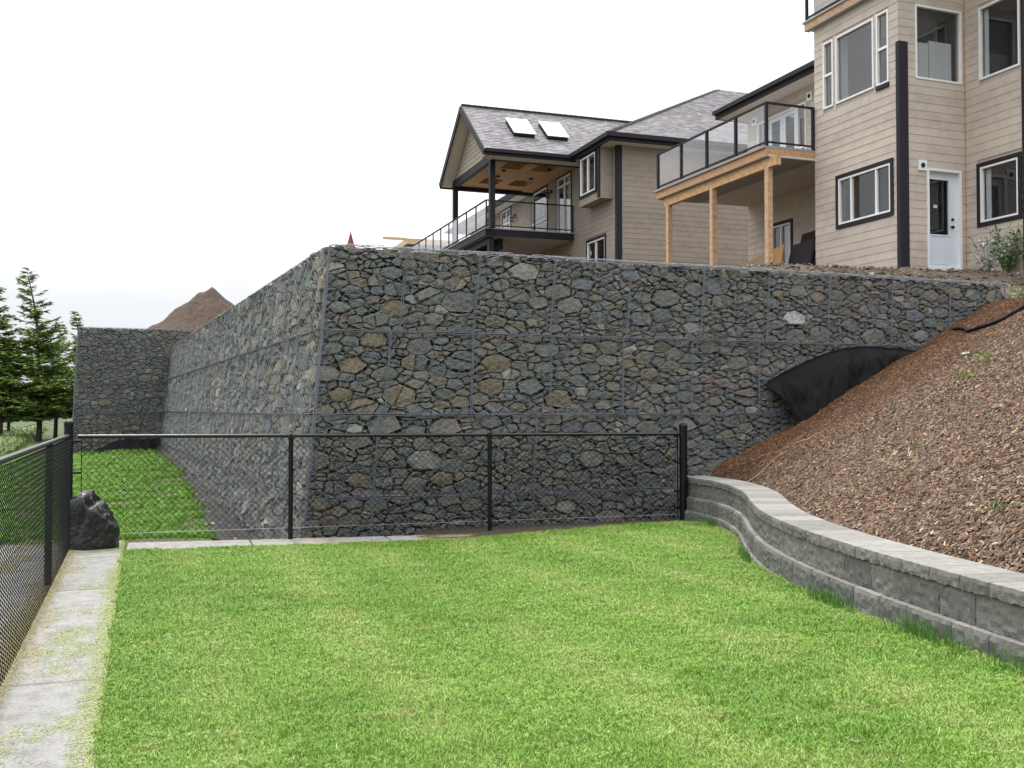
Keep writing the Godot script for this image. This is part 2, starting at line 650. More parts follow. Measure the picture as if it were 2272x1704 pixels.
func seam_between(a: Vector2, b: Vector2, place: Callable, r := 0.005) -> MB:
	var mb := MB.new()
	var m := maxi(2, int(a.distance_to(b) / 0.13))
	for side: float in [-1.0, 1.0]:
		var across := Vector2(b.y - a.y, a.x - b.x).normalized() * 0.009 * side
		var pts := PackedVector3Array()
		for k in m + 1:
			var q := a.lerp(b, float(k) / m) + across + Vector2(rnd(-1, 1), rnd(-1, 1)) * 0.007
			pts.append(place.call(q.x, q.y, 0.05 + rnd(-0.006, 0.006)))
		mb.tube(pts, r, 4, false)
	for k in m * 2:   # the lacing wound round both
		var q := a.lerp(b, k / (2.0 * m))
		var q2 := a.lerp(b, (k + 0.8) / (2.0 * m))
		var across := Vector2(b.y - a.y, a.x - b.x).normalized() * 0.016
		mb.wire(place.call(q.x - across.x, q.y - across.y, 0.058), place.call(q2.x + across.x, q2.y + across.y, 0.058), 0.0022)
	return mb


func front_at(u: float, y: float, out: float) -> Vector3:   # a point of the front gabion face
	var q := GC + fb * (u + maxf(y, 0.0) * BAT) + fa * (y * BAT - out)
	return Vector3(q.x, y, -q.y)


func long_at(u: float, y: float, out: float) -> Vector3:
	var q := GC + la * (u + maxf(y, 0.0) * BAT) + lb * (y * BAT - out)
	return Vector3(q.x, y, -q.y)


const END_U := 22.75
func end_at(u: float, y: float, out: float) -> Vector3:   # the far wall: u runs from its free left end towards the long wall
	var o := GC + la * END_U + fb * (-2.62) + fa * (-0.15)
	var q := o + fb * (u + y * BAT * 0.4) + fa * (y * BAT * 0.4 - out)
	return Vector3(q.x, y, -q.y)


func gabion(root: Node3D, length: float, courses: Array, place: Callable, forced: Array, sizes: Array, soft: bool, stop: Callable, jut: float, own: int, mirrored := false) -> void:
	var all := []
	for k in courses.size() - 1:
		var here := []
		for f in forced:
			if f.y > courses[k] and f.y < courses[k + 1]:
				here.append(f)
		for s in pack_stones(length, courses[k] + 0.006, courses[k + 1] - 0.006, here, sizes):
			if not stop.call(s[1].x, s[1].y + 0.3):
				all.append(s)
	all.sort_custom(func(p, q): return p[2] > q[2])
	var rest := MB.new()
	for k in all.size():
		var s: Array = all[k]
		var tint := stone_tint(1.55 if mirrored else 1.0)  # long wall paler: its stronger light is put into the stone colour
		for f in forced:
			if Vector2(f.x, f.y).distance_to(s[1]) < 0.1 and absf(s[2] - f.z) < 0.001 and f.w != 0.0:
				tint = [Color.WHITE, Color(0.62, 0.63, 0.66), Color(0.31, 0.31, 0.31), Color(0.245, 0.207, 0.142), Color(0.205, 0.215, 0.225)][int(f.w)]
		var poly: PackedVector2Array = rounded(s[0], 0.07) if soft else s[0]
		if mirrored:
			poly.reverse()
		var push := rnd(-jut, jut)
		if k < own:
			var one := MB.new()
			add_stone(one, poly, s[1], place, push, tint)
			put("stone", one, root, M.stone)
		else:
			add_stone(rest, poly, s[1], place, push, tint)
	as_kind(put("small_stones", rest, root, M.stone), "stuff")


func make_gabions() -> void:
	var courses := [-0.6, 0.42, 1.42, 2.45, 3.5]
	var sizes := [Vector2(0.13, 0.8), Vector2(0.105, 4), Vector2(0.082, 20), Vector2(0.062, 70), Vector2(0.047, 340), Vector2(0.033, 1000)]
	var never := func(_u, _y): return false
	var no := func(_u, _y): return false
	# the front face
	var t := thing("gabion_wall", "gabion wall facing the lawn, large grey stones in hexagonal wire, black fabric low on its right", "stone wall")
	var forced := [Vector4(6.92, 2.82, 0.125, 1), Vector4(1.42, 0.84, 0.135, 2), Vector4(2.3, 2.08, 0.125, 3), Vector4(2.25, 1.78, 0.11, 3), Vector4(0.42, 2.02, 0.11, 3), Vector4(0.3, 1.66, 0.09, 3), Vector4(1.25, 2.27, 0.105, 4),
		Vector4(1.75, 2.86, 0.15, 4), Vector4(2.6, 3.3, 0.13, 0), Vector4(3.1, 3.05, 0.12, 0), Vector4(3.2, 1.62, 0.125, 3), Vector4(0.9, 2.75, 0.12, 0), Vector4(5.0, 0.62, 0.12, 0), Vector4(9.3, 2.62, 0.1, 2)]
	var under_mulch := func(u, y):
		var q: Vector3 = front_at(u, y, 0.0)
		return q.x > 2.7 and y < 0.52 * q.x - 0.82 - 0.1
	gabion(t, 10.95, courses, front_at, forced, sizes, true, under_mulch, 0.016, 300)
	var net := MB.new()
	hex_net(net, 10.95, -0.02, 3.5, front_at, func(u, y): return u < 1.0 and y > 1.42 and y < 2.45, 0.0016, under_mulch)
	upright_net(net, 0.0, 1.0, 1.43, 2.45, front_at, 0.0016)
	put("wire_netting", net, t, M.wire)
	for y in [0.42, 1.42, 2.45, 3.5]:
		var to: float = 10.95 if y > 3 else 9.6 if y > 2 else 6.8 if y > 1 else 5.4
		put("seam_wire", seam_between(Vector2(0, y), Vector2(to, y), front_at), t, M.seam)
	for u in [0.95, 1.93, 3.0, 4.14, 5.3, 6.4, 7.48, 8.66, 9.8, 10.93]:
		put("seam_wire", seam_between(Vector2(u, 2.75 if u > 10 else 2.45), Vector2(u + 0.03, 3.5), front_at), t, M.seam)
	for u in [0.87, 1.97, 3.06, 4.12, 5.2, 6.3]:
		put("seam_wire", seam_between(Vector2(u, 1.42), Vector2(u - 0.03, 2.45), front_at), t, M.seam)
	for u in [0.8, 2.9, 5.0]:
		put("seam_wire", seam_between(Vector2(u, 0.0), Vector2(u - 0.02, 1.42), front_at), t, M.seam)
	var core := MB.new()
	var hull := func(u0, u1, y1, at: Callable, thick):
		var q := []
		for y in [-0.6, y1]:
			q.append_array([at.call(u0, y, -0.14), at.call(u1, y, -0.14), at.call(u1, y, -thick), at.call(u0, y, -thick)])
		return q
	core.hexa(hull.call(0.16, 10.9, 3.44, front_at, 1.0))
	put("core", core, t, M.core)
	# stones that show along the top edge
	var crown := MB.new()
	for k in 160:
		var u := rnd(0.1, 10.85)
		lump(crown, front_at(u, 3.49, -rnd(0.02, 0.5)), rnd(0.05, 0.11), Vector3(1.4, 0.55, 1.0), stone_tint() * 1.05)
	as_kind(put("top_stones", crown, t, M.stone), "stuff")
	var strands := MB.new()
	for k in 70:
		var u := rnd(0.05, 10.5)
		var pts := PackedVector3Array()
		var long := rnd(0.3, 0.9)
		for i in 6:
			pts.append(front_at(u + long * i / 5.0, 3.515 + rnd(0.0, 0.028), rnd(-0.03, 0.05)))
		strands.tube(pts, 0.0028, 3, false)
	as_kind(put("top_wires", strands, t, M.wire), "stuff")
	# the long face that runs away on the left
	t = thing("gabion_wall", "long pale gabion wall running away from the corner beside the strip of grass", "stone wall")
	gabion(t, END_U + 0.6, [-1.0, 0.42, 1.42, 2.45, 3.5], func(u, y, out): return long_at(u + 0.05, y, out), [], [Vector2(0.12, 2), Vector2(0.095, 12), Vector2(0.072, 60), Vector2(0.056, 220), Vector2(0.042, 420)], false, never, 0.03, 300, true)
	net = MB.new()
	hex_net(net, END_U + 0.5, -0.6, 3.5, long_at, no, 0.0018, never)
	put("wire_netting", net, t, M.wire)
	for y in [0.42, 1.42, 2.45, 3.465]:
		put("seam_wire", seam_between(Vector2(0, y), Vector2(END_U + 0.5, y), long_at), t, M.seam)
	for k in 20:
		var u := 1.05 * (k + 1)
		for j in 3:
			put("seam_wire", seam_between(Vector2(u + 0.07 * j, [0.42, 1.42, 2.45][j]), Vector2(u + 0.07 * j, [1.42, 2.45, 3.47][j]), long_at, 0.003), t, M.seam)
	put("corner_wire", seam_between(Vector2(0.0, 0.0), Vector2(0.0, 3.5), front_at, 0.008), t, M.seam)
	core = MB.new()
	var q := []
	for y in [-1.0, 3.44]:
		q.append_array([long_at(END_U + 0.6, y, -0.14), long_at(0.2, y, -0.14), long_at(0.2, y, -1.0), long_at(END_U + 0.6, y, -1.0)])
	core.hexa(q)
	put("core", core, t, M.core)
	crown = MB.new()
	for k in 260:
		lump(crown, long_at(rnd(0.05, END_U), 3.48, -rnd(0.0, 0.4)), rnd(0.05, 0.1), Vector3(1.3, 0.55, 1.0), stone_tint())
	as_kind(put("top_stones", crown, t, M.stone), "stuff")
	# the far face that closes the strip
	t = thing("gabion_wall", "tall dark gabion wall at the far end of the grass strip, left edge leaning", "stone wall")
	gabion(t, 3.3, [-0.5, 0.45, 1.4, 2.3, 3.2, 4.08], end_at, [], [Vector2(0.11, 3), Vector2(0.085, 20), Vector2(0.066, 100), Vector2(0.05, 250), Vector2(0.038, 400)], false, never, 0.03, 300)
	net = MB.new()
	hex_net(net, 3.2, 0.0, 4.08, end_at, no, 0.0022, never)
	put("wire_netting", net, t, M.wire)
	for y in [1.4, 2.3, 3.2, 4.08]:
		put("seam_wire", seam_between(Vector2(0, y), Vector2(3.2, y), end_at, 0.003), t, M.seam)
	put("corner_wire", seam_between(Vector2(0.0, -0.2), Vector2(0.0, 4.08), end_at, 0.012), t, M.seam)
	core = MB.new()
	core.hexa(hull.call(0.04, 6.0, 4.03, end_at, 1.2))
	put("core", core, t, M.core)


func lump(mb: MB, at: Vector3, r: float, shape: Vector3, tint: Color, turn := -1.0) -> void:   # a small angular stone
	mb.col = tint
	var b := Basis(Vector3.UP, rnd(0, TAU) if turn < 0 else turn)
	var ring := []
	for k in 6:
		var w := TAU * k / 6.0 + rnd(-0.3, 0.3)
		ring.append(at + b * (Vector3(cos(w), rnd(-0.25, 0.25), -sin(w)) * shape * r * rnd(0.8, 1.15)))
	var top := []
	for k in 3:
		var w := TAU * k / 3.0 + rnd(-0.3, 0.3)
		top.append(at + b * (Vector3(cos(w) * 0.5, rnd(0.7, 1.0), -sin(w) * 0.5) * shape * r))
	for k in 3:
		var a = ring[2 * k]
		var c = ring[2 * k + 1]
		var e = ring[(2 * k + 2) % 6]
		mb.tri(a, c, top[k]); mb.tri(c, e, top[k]); mb.tri(e, top[(k + 1) % 3], top[k])
	mb.tri(top[0], top[1], top[2])
	var low := at - Vector3(0, r * shape.y * 0.7, 0)
	for k in 6:
		mb.tri(ring[(k + 1) % 6], ring[k], low)


# ---------------------------------------------------------------- ground, path, lawn

func sheet(x0: float, x1: float, d0: float, d1: float, step: float, height: Callable, tint: Callable, keep: Callable) -> MB:
	var mb := MB.new()
	var nx := int((x1 - x0) / step) + 1
	var nd := int((d1 - d0) / step) + 1
	var at := {}
	for j in nd:
		for i in nx:
			var x := x0 + i * step
			var d := d0 + j * step
			if not keep.call(x, d):
				continue
			var e := 0.05
			var y: float = height.call(x, d)
			at[j * nx + i] = mb.v.size()
			mb.v.append(p3(x, y, d))
			mb.n.append(Vector3(y - height.call(x + e, d), e, height.call(x, d + e) - y).normalized())
			mb.c.append(tint.call(x, d))
	for j in nd - 1:
		for i in nx - 1:
			var a: int = at.get(j * nx + i, -1)
			var b: int = at.get(j * nx + i + 1, -1)
			var c: int = at.get((j + 1) * nx + i + 1, -1)
			var e: int = at.get((j + 1) * nx + i, -1)
			if a < 0 or b < 0 or c < 0 or e < 0:
				continue
			mb.ix.append_array(PackedInt32Array([a, c, b, a, e, c]))
	return mb


func tuft(blades: int, radius: float, tall: float, wide: float, lean: float) -> ArrayMesh:
	var mb := MB.new()
	for k in blades:
		var w := rnd(0, TAU)
		var r := radius * sqrt(rng.randf())
		var foot := Vector3(cos(w) * r, 0, sin(w) * r)
		var h := tall * rnd(0.55, 1.1)
		var dir := Vector3(rnd(-1, 1), 0, rnd(-1, 1)).normalized()
		var bend := h * lean * rnd(0.2, 1.2)
		var across: Vector3 = dir.cross(Vector3.UP).rotated(Vector3.UP, rnd(-0.9, 0.9)) * wide * 0.5 * rnd(0.7, 1.2)
		var mid := foot + Vector3.UP * h * 0.55 + dir * bend * 0.3
		var tip := foot + Vector3.UP * h * (1.0 - 0.25 * lean) + dir * bend
		var b := rnd(0.75, 1.2)
		mb.col = Color(b * rnd(0.9, 1.15), b, b * rnd(0.8, 1.0))
		mb.quad(foot - across, foot + across, mid + across * 0.8, mid - across * 0.8)
		mb.tri(mid - across * 0.8, mid + across * 0.8, tip)
	return mb.mesh(M.blade)


func spot(x: float, y: float, d: float, size: Vector3, tip := 0.12) -> Transform3D:
	var b := Basis(Vector3.UP, rnd(0, TAU)) * Basis(Vector3.RIGHT, rnd(-tip, tip)) * Basis(Vector3.BACK, rnd(-tip, tip))
	return Transform3D(b.scaled_local(size), p3(x, y, d))


func lawn_tint(x: float, d: float) -> Color:
	# mown in bands along the path; pale thin spots and deep green ones
	var across := x * cos(0.33) + d * sin(0.33)
	var band := sin(across * TAU / 0.95 + 0.5 * n1.get_noise_2d(x * 0.8, d * 0.8)) * 0.5 + 0.5
	var a := n1.get_noise_2d(x * 1.6 + 40, d * 1.6) * 0.5 + 0.5
	var b := n2.get_noise_2d(x * 3.4, d * 3.4 + 90) * 0.5 + 0.5
	var pale := smoothstep(0.45, 1.0, 0.6 * band + 0.2 * a + 0.3 * b)
	var lush := smoothstep(0.55, 0.8, n2.get_noise_2d(x * 1.1 + 300, d * 1.1) * 0.5 + 0.5 + 0.16 * (1.0 - band))
	var edge := 1.0 - smoothstep(0.0, 0.9, x - lawn_left(d))
	lush = maxf(lush, edge * 0.8)
	var c := Color(0.186, 0.338, 0.038).lerp(Color(0.275, 0.385, 0.088), 0.82 * pale * (1.0 - 0.7 * lush))
	c = c.lerp(Color(0.13, 0.28, 0.022), lush * 0.6)
	var dry_or_lit := smoothstep(0.66, 0.8, n1.get_noise_2d(x * 4.5 + 700, d * 4.5) * 0.5 + 0.5)
	return c.lerp(Color(0.36, 0.36, 0.14), dry_or_lit * 0.35)


func make_ground() -> void:
	var any := func(_x, _d): return true
	# the open ground on the left, out to the horizon
	var meadow_tint := func(x, d):
		var soil := smoothstep(0.45, 0.62, n1.get_noise_2d(x * 1.3, d * 1.3) * 0.5 + 0.5)
		var c := Color(0.10, 0.13, 0.035).lerp(Color(0.115, 0.088, 0.066), soil * (0.9 if d < 22 else 0.35))
		var strip := (Vector2(x, d) - GC).dot(lb)
		if strip > -5.0 and d < 36.0:
			c = Color(0.11, 0.21, 0.03).lerp(Color(0.16, 0.125, 0.09), smoothstep(0.5, 0.68, n2.get_noise_2d(x * 2.2, d * 2.2) * 0.5 + 0.5))
		if d > 30:
			c = c.lerp(Color(0.10, 0.15, 0.035), 0.6)
		return c
	as_kind(put("meadow_ground", sheet(-60, 1.5, 0, 92, 0.33, back_y, meadow_tint, func(x, d): return (x < lawn_left(d) + 0.6 or d > lawn_far(x) - 0.3) and (Vector2(x, d) - GC).dot(lb) < 0.8 and (d > 9 or x > -25)), self, M.turf), "structure")
	var far := MB.new()
	far.col = Color(0.10, 0.145, 0.05)
	far.quad(Vector3(-4000, -1.1, 60), Vector3(4000, -1.1, 60), Vector3(4000, -1.1, -6000), Vector3(-4000, -1.1, -6000))
	as_kind(put("ground", far, self, M.turf), "structure")
	var hills := MB.new()
	var pts := []
	for j in 5:
		for i in 60:
			var x := -2600.0 + i * 60.0
			var ridge := 52.0 + 40.0 * n1.get_noise_2d(x * 0.004, 7.0) + 14.0 * n2.get_noise_2d(x * 0.02, 3.0)
			pts.append(p3(x, -2.0 + ridge * [0.0, 0.45, 0.8, 1.0, 0.7][j], 1500.0 + 160.0 * j))
	hills.col = Color(0.25, 0.30, 0.33)  # distance haze put into the hills' colour
	hills.grid(pts, 60)
	as_kind(put("hills", hills, self, M.dry_or_lit), "structure")
	# the lawn's soil
	as_kind(put("lawn_ground", sheet(-5, 3.6, 0.6, 13.9, 0.12, func(x, d): return lawn_y(x, d) - 0.004, func(x, d): return lawn_tint(x, d) * Color(0.5, 0.55, 0.5) if d < lawn_far(x) + 0.05 else Color(0.10, 0.075, 0.05), func(x, d): return x > lawn_left(d) + 0.06 and x < cap_x(d) + 0.22 and (d < lawn_far(x) + 0.35 or x > -1.2)), self, M.turf), "structure")
	# the strip of soil under the front fence on the right
	# path slabs: along the side fence and in front of the cross fence
	var path := as_kind(thing("path", "", ""), "structure") as Node3D
	path.remove_meta("label"); path.remove_meta("category")
	var cuts := [11.62, 10.36, 8.53, 5.67, 3.6, 1.2]
	for k in cuts.size() - 1:
		var d0: float = cuts[k + 1] + 0.009
		var d1: float = cuts[k] - 0.009
		var slab := MB.new()
		var g := rnd(0.92, 1.05)
		slab.col = Color(0.315 * g, 0.308 * g, 0.296 * g)
		var wl := 1.17
		var tilt := 0.36
		var a := Vector2(lawn_left(d0), d0)
		var b := Vector2(lawn_left(d1), d1)
		path_slab(slab, a + Vector2(-wl, -wl * tilt), a, b, b + Vector2(-wl, -wl * tilt))
		put("slab", slab, path, M.concrete)
	var near := [Vector2(-4.05, 10.786), Vector2(-2.78, 11.11), Vector2(-1.3, 11.49), Vector2(0.3, 12.02), Vector2(1.6, 12.67)]
	for k in 4:
		var slab := MB.new()
		var g := rnd(0.95, 1.06)
		slab.col = Color(0.36 * g, 0.35 * g, 0.335 * g)
		var a: Vector2 = near[k] + Vector2(0.008, -0.05)
		var b: Vector2 = near[k + 1] + Vector2(-0.008, -0.05)
		var deep: float = [0.72, 0.66, 0.6, 0.5, 0.4][k]
		var deep2: float = [0.72, 0.66, 0.6, 0.5, 0.4][k + 1]
		path_slab(slab, a, b, b + Vector2(-0.3, 0.94) * deep2, a + Vector2(-0.3, 0.94) * deep)
		put("slab", slab, path, M.concrete)


func path_slab(mb: MB, a: Vector2, b: Vector2, c: Vector2, d: Vector2) -> void:
	var e := 0.008
	var mid := (a + b + c + d) / 4.0
	var q := []
	for y in [-0.5, 0.0 - e, 0.0]:
		for p in [a, b, c, d]:
			var w: Vector2 = p if y < -0.001 else p + (mid - p).normalized() * e * 1.4
			q.append(p3(w.x, y + 0.004, w.y))
	for i in 4:
		var j := (i + 1) % 4
		mb.quad(q[i], q[j], q[j + 4], q[i + 4])
		mb.quad(q[i + 4], q[j + 4], q[j + 8], q[i + 8])
	mb.quad(q[8], q[9], q[10], q[11])


func make_grass() -> void:
	var lawn := as_kind(thing("lawn_grass", "", ""), "stuff") as Node3D
	lawn.remove_meta("label"); lawn.remove_meta("category")
	for kind in 3:
		var mesh := tuft([15, 14, 12][kind], [0.03, 0.034, 0.024][kind], [0.027, 0.032, 0.042][kind], [0.0030, 0.0029, 0.003][kind], [0.6, 0.9, 0.5][kind])
		var places := []
		var tints := []
		for k in [110000, 90000, 26000][kind]:
			var d := 3.2 + 10.6 * pow(rng.randf(), 1.15)
			var x := rnd(-0.56, 0.56) * d
			if not on_lawn(x, d):
				continue
			if kind == 2 and n2.get_noise_2d(x * 1.1 + 300, d * 1.1) < 0.0:
				continue
			var s := rnd(0.75, 1.2) * (1.0 + 0.03 * (d - 4.0))
			places.append(spot(x, lawn_y(x, d) - 0.004, d, Vector3(s * 1.15, s * rnd(0.8, 1.15), s * 1.15)))
			var c := lawn_tint(x, d)
			var g := rnd(0.88, 1.24)
			if rng.randf() < 0.045:
				c = c.lerp(Color(0.46, 0.43, 0.20), 0.55)
			tints.append(Color(c.r * g, c.g * g, c.b * g))
		scatter("tufts", mesh, places, tints, lawn)
	# mown stalks and clippings that lie on the grass
	var straw := MB.new()
	straw.beam(Vector3(-0.5, 0, 0), Vector3(0.5, 0.06, 0), 0.05, 0.02)
	var places := []
	var tints := []
	for k in 1500:
		var d := 3.4 + 8.0 * rng.randf()
		var x := rnd(-0.55, 0.55) * d
		if not on_lawn(x, d):
			continue
		var long := rnd(0.015, 0.055)
		places.append(spot(x, lawn_y(x, d) + rnd(0.02, 0.03), d, Vector3(long, 0.04, 0.035), 0.3))
		var g := rnd(0.8, 1.2)
		tints.append(Color(0.48 * g, 0.45 * g, 0.26 * g))
	scatter("dry_stalks", straw.mesh(M.dry_or_lit), places, tints, lawn)
	# clippings on the concrete
	var flake := MB.new()
	flake.quad(Vector3(-0.5, 0, 0.5), Vector3(0.5, 0.25, 0.5), Vector3(0.5, 0.1, -0.5), Vector3(-0.5, 0.1, -0.5))
	places = []
	tints = []
	for k in 330000:
		var d := rnd(3.2, 11.6)
		var off := rnd(0.0, 1.15)
		var x := lawn_left(d) - off
		if x < -0.58 * d:
			continue
		var q := n1.get_noise_2d(x * 3.0 + 11, d * 2.0) * 0.5 + 0.5 + 0.35 * n2.get_noise_2d(x * 8.0, d * 5.0)
		var edge := maxf(0.9 - off / (0.17 if d < 9.5 else 0.08), 0.85 - absf(off - 0.6) / 0.15)
		var dense := maxf(smoothstep(0.42, 0.85, q) * 0.42, clampf(edge, 0, 1) * 1.0 * smoothstep(0.1, 0.5, q + 0.12))
		if rng.randf() > dense:
			continue
		var brown := off > 0.42 and rng.randf() < 0.65
		places.append(spot(x, 0.006, d, Vector3(rnd(0.006, 0.019), 0.008, rnd(0.0016, 0.0034)), 0.2))
		var g := rnd(0.65, 1.15)
		tints.append(Color(0.42 * g, 0.32 * g, 0.11 * g) if brown else Color(0.34 * g, 0.40 * g, 0.12 * g))
	for k in 9000:   # and along the foot of the cross fence
		var x := -4.0 + 6.2 * pow(rng.randf(), 0.7)
		var far := lawn_far(x)
		var d := far + rnd(-0.02, 0.5)
		if n1.get_noise_2d(x * 2.0, d * 4.0) + 0.18 * (x + 1.5) < 0.0:
			continue
		places.append(spot(x, 0.007, d, Vector3(rnd(0.01, 0.03), 0.01, rnd(0.003, 0.007)), 0.2))
		var g := rnd(0.6, 1.2)
		tints.append(Color(0.44 * g, 0.33 * g, 0.13 * g))
	scatter("grass_clippings", flake.mesh(M.dry_or_lit), places, tints)
	# seedling grass behind the fence, the rough grass beyond
	var back := as_kind(thing("strip_grass", "", ""), "stuff") as Node3D
	back.remove_meta("label"); back.remove_meta("category")
	places = []
	tints = []
	for k in 42000:
		var d := 11.5 + 22.5 * pow(rng.randf(), 1.3)
		var s := -rnd(0.2, 5.2)
		var base := GC + la * ((d - 12.08) / la.y) + lb * s
		if -s < swale_w((d - 12.08) / la.y) - 0.03:
			continue
		var x := base.x
		d = base.y
		if d < 11.75 + (x + 4.7) * 0.25 or d > 34.2:
			continue
		if d > 31.2 and (Vector2(x, d) - GC).dot(la) > END_U - 0.55 - 0.35 * absf(s) * 0.0:
			continue
		var bare := smoothstep(0.50, 0.62, n2.get_noise_2d(x * 2.2, d * 2.2) * 0.5 + 0.5)
		if rng.randf() < bare * 0.93:
			continue
		var g := rnd(0.75, 1.2)
		places.append(spot(x, back_y(x, d) - 0.003, d, Vector3.ONE * rnd(0.8, 1.3) * (1.0 + (d - 12.0) * 0.03)))
		tints.append(Color(0.155 * g, 0.31 * g, 0.025 * g))
	scatter("tufts", tuft(14, 0.07, 0.06, 0.006, 0.6), places, tints, back)
	places = []
	tints = []
	for k in 30000:
		var d := 8.0 + 66.0 * pow(rng.randf(), 1.6)
		var x := -0.36 * d - rnd(0.0, 0.32) * d
		var w := (Vector2(x, d) - GC).dot(lb)
		if w > -4.6 or (d < 12 and x > -5.4 + (11.5 - d) * 0.36):
			continue
		var soil := smoothstep(0.45, 0.62, n1.get_noise_2d(x * 1.3, d * 1.3) * 0.5 + 0.5)
		if d < 22 and rng.randf() < soil * 0.95:
			continue
		var g := rnd(0.7, 1.25)
		var far := smoothstep(20.0, 45.0, d)
		places.append(spot(x, back_y(x, d) - 0.01, d, Vector3.ONE * rnd(0.7, 1.4) * (1.0 + far)))
		tints.append(Color(0.11 * g, 0.19 * g, 0.035 * g).lerp(Color(0.15 * g, 0.225 * g, 0.045 * g), far * rnd(0.4, 1.0)))
	scatter("meadow_grass", tuft(14, 0.14, 0.2, 0.012, 0.9), places, tints)
	# pebbles on the strip
	var pebble := MB.new()
	lump(pebble, Vector3.ZERO, 1.0, Vector3(1.3, 0.6, 1.0), Color.WHITE)
	places = []
	tints = []
	for k in 420:
		var d := rnd(12.0, 31.0)
		var s := -0.3 - 4.2 * pow(rng.randf(), 1.5)
		var base := GC + la * ((d - 12.08) / la.y) + lb * s
		if n2.get_noise_2d(base.x * 2.2, base.y * 2.2) < -0.1 and rng.randf() < 0.7:
			continue
		places.append(spot(base.x, back_y(base.x, base.y) + 0.02, base.y, Vector3.ONE * rnd(0.012, 0.04)))
		var g := rnd(0.6, 1.5)
		tints.append(Color(0.36 * g, 0.35 * g, 0.33 * g))
	scatter("strip_pebbles", pebble.mesh(M.stone), places, tints)


# ---------------------------------------------------------------- retaining wall and mulch

func wall_block(s0: float, s1: float, y0: float, y1: float, out: float, deep: float, rough: float, smooth_top: bool) -> MB:
	var mb := MB.new()
	var g := rnd(0.76, 1.16)
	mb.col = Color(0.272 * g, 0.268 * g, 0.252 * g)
	var nu := 13
	var nv := 6 if y1 - y0 > 0.1 else 3
	var gap := 0.0028
	var pts := []
	var seed_at := s0 * 31.0 + y0 * 77.0
	for j in nv + 1:
		for i in nu + 1:
			var s := lerpf(s0 + gap, s1 - gap, float(i) / nu)
			var y := lerpf(y0 + 0.001, y1, float(j) / nv)
			var rim := i == 0 or i == nu or j == nv
			var push := rough * (1.2 * n2.get_noise_2d(seed_at + i * 1.3, j * 1.9) + rnd(-0.42, 0.42))
			if not rim:
				s += rnd(-0.006, 0.006)
				y += rnd(-0.006, 0.006)
			if rim:
				push = -rough * rnd(0.5, 1.1)
				if j == nv:
					y -= rough * rnd(0.1, 0.5)
			var q := cap_at(s, out + push)
			pts.append(p3(q.x, y, q.y))
	for i in nu + 1:   # the top runs back from the front row
		pass
	mb.grid(pts, nu + 1, false)
	var top_front := []
	var top_back := []
	for i in nu + 1:
		top_front.append(pts[nv * (nu + 1) + i])
		var q := cap_at(lerpf(s0 + gap, s1 - gap, float(i) / nu), out - deep)
		top_back.append(p3(q.x, y1, q.y))
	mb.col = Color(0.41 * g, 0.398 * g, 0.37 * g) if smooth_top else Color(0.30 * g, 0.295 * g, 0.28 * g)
	var inner := []
	for i in nu + 1:
		inner.append((top_front[i] as Vector3).lerp(top_back[i], 0.09) * Vector3(1, 0, 1) + Vector3(0, y1, 0))
	for i in nu:
		mb.quad(top_front[i], top_front[i + 1], inner[i + 1], inner[i])
		mb.quad(inner[i], inner[i + 1], top_back[i + 1], top_back[i])
	for e in [0, nu]:   # both ends
		var f0: Vector3 = pts[e]
		var f1: Vector3 = pts[nv * (nu + 1) + e]
		var b1: Vector3 = top_back[e]
		var b0 := Vector3(b1.x, y0, b1.z)
		if e == 0:
			mb.quad(b0, f0, f1, b1)
		else:
			mb.quad(f0, b0, b1, f1)
	return mb


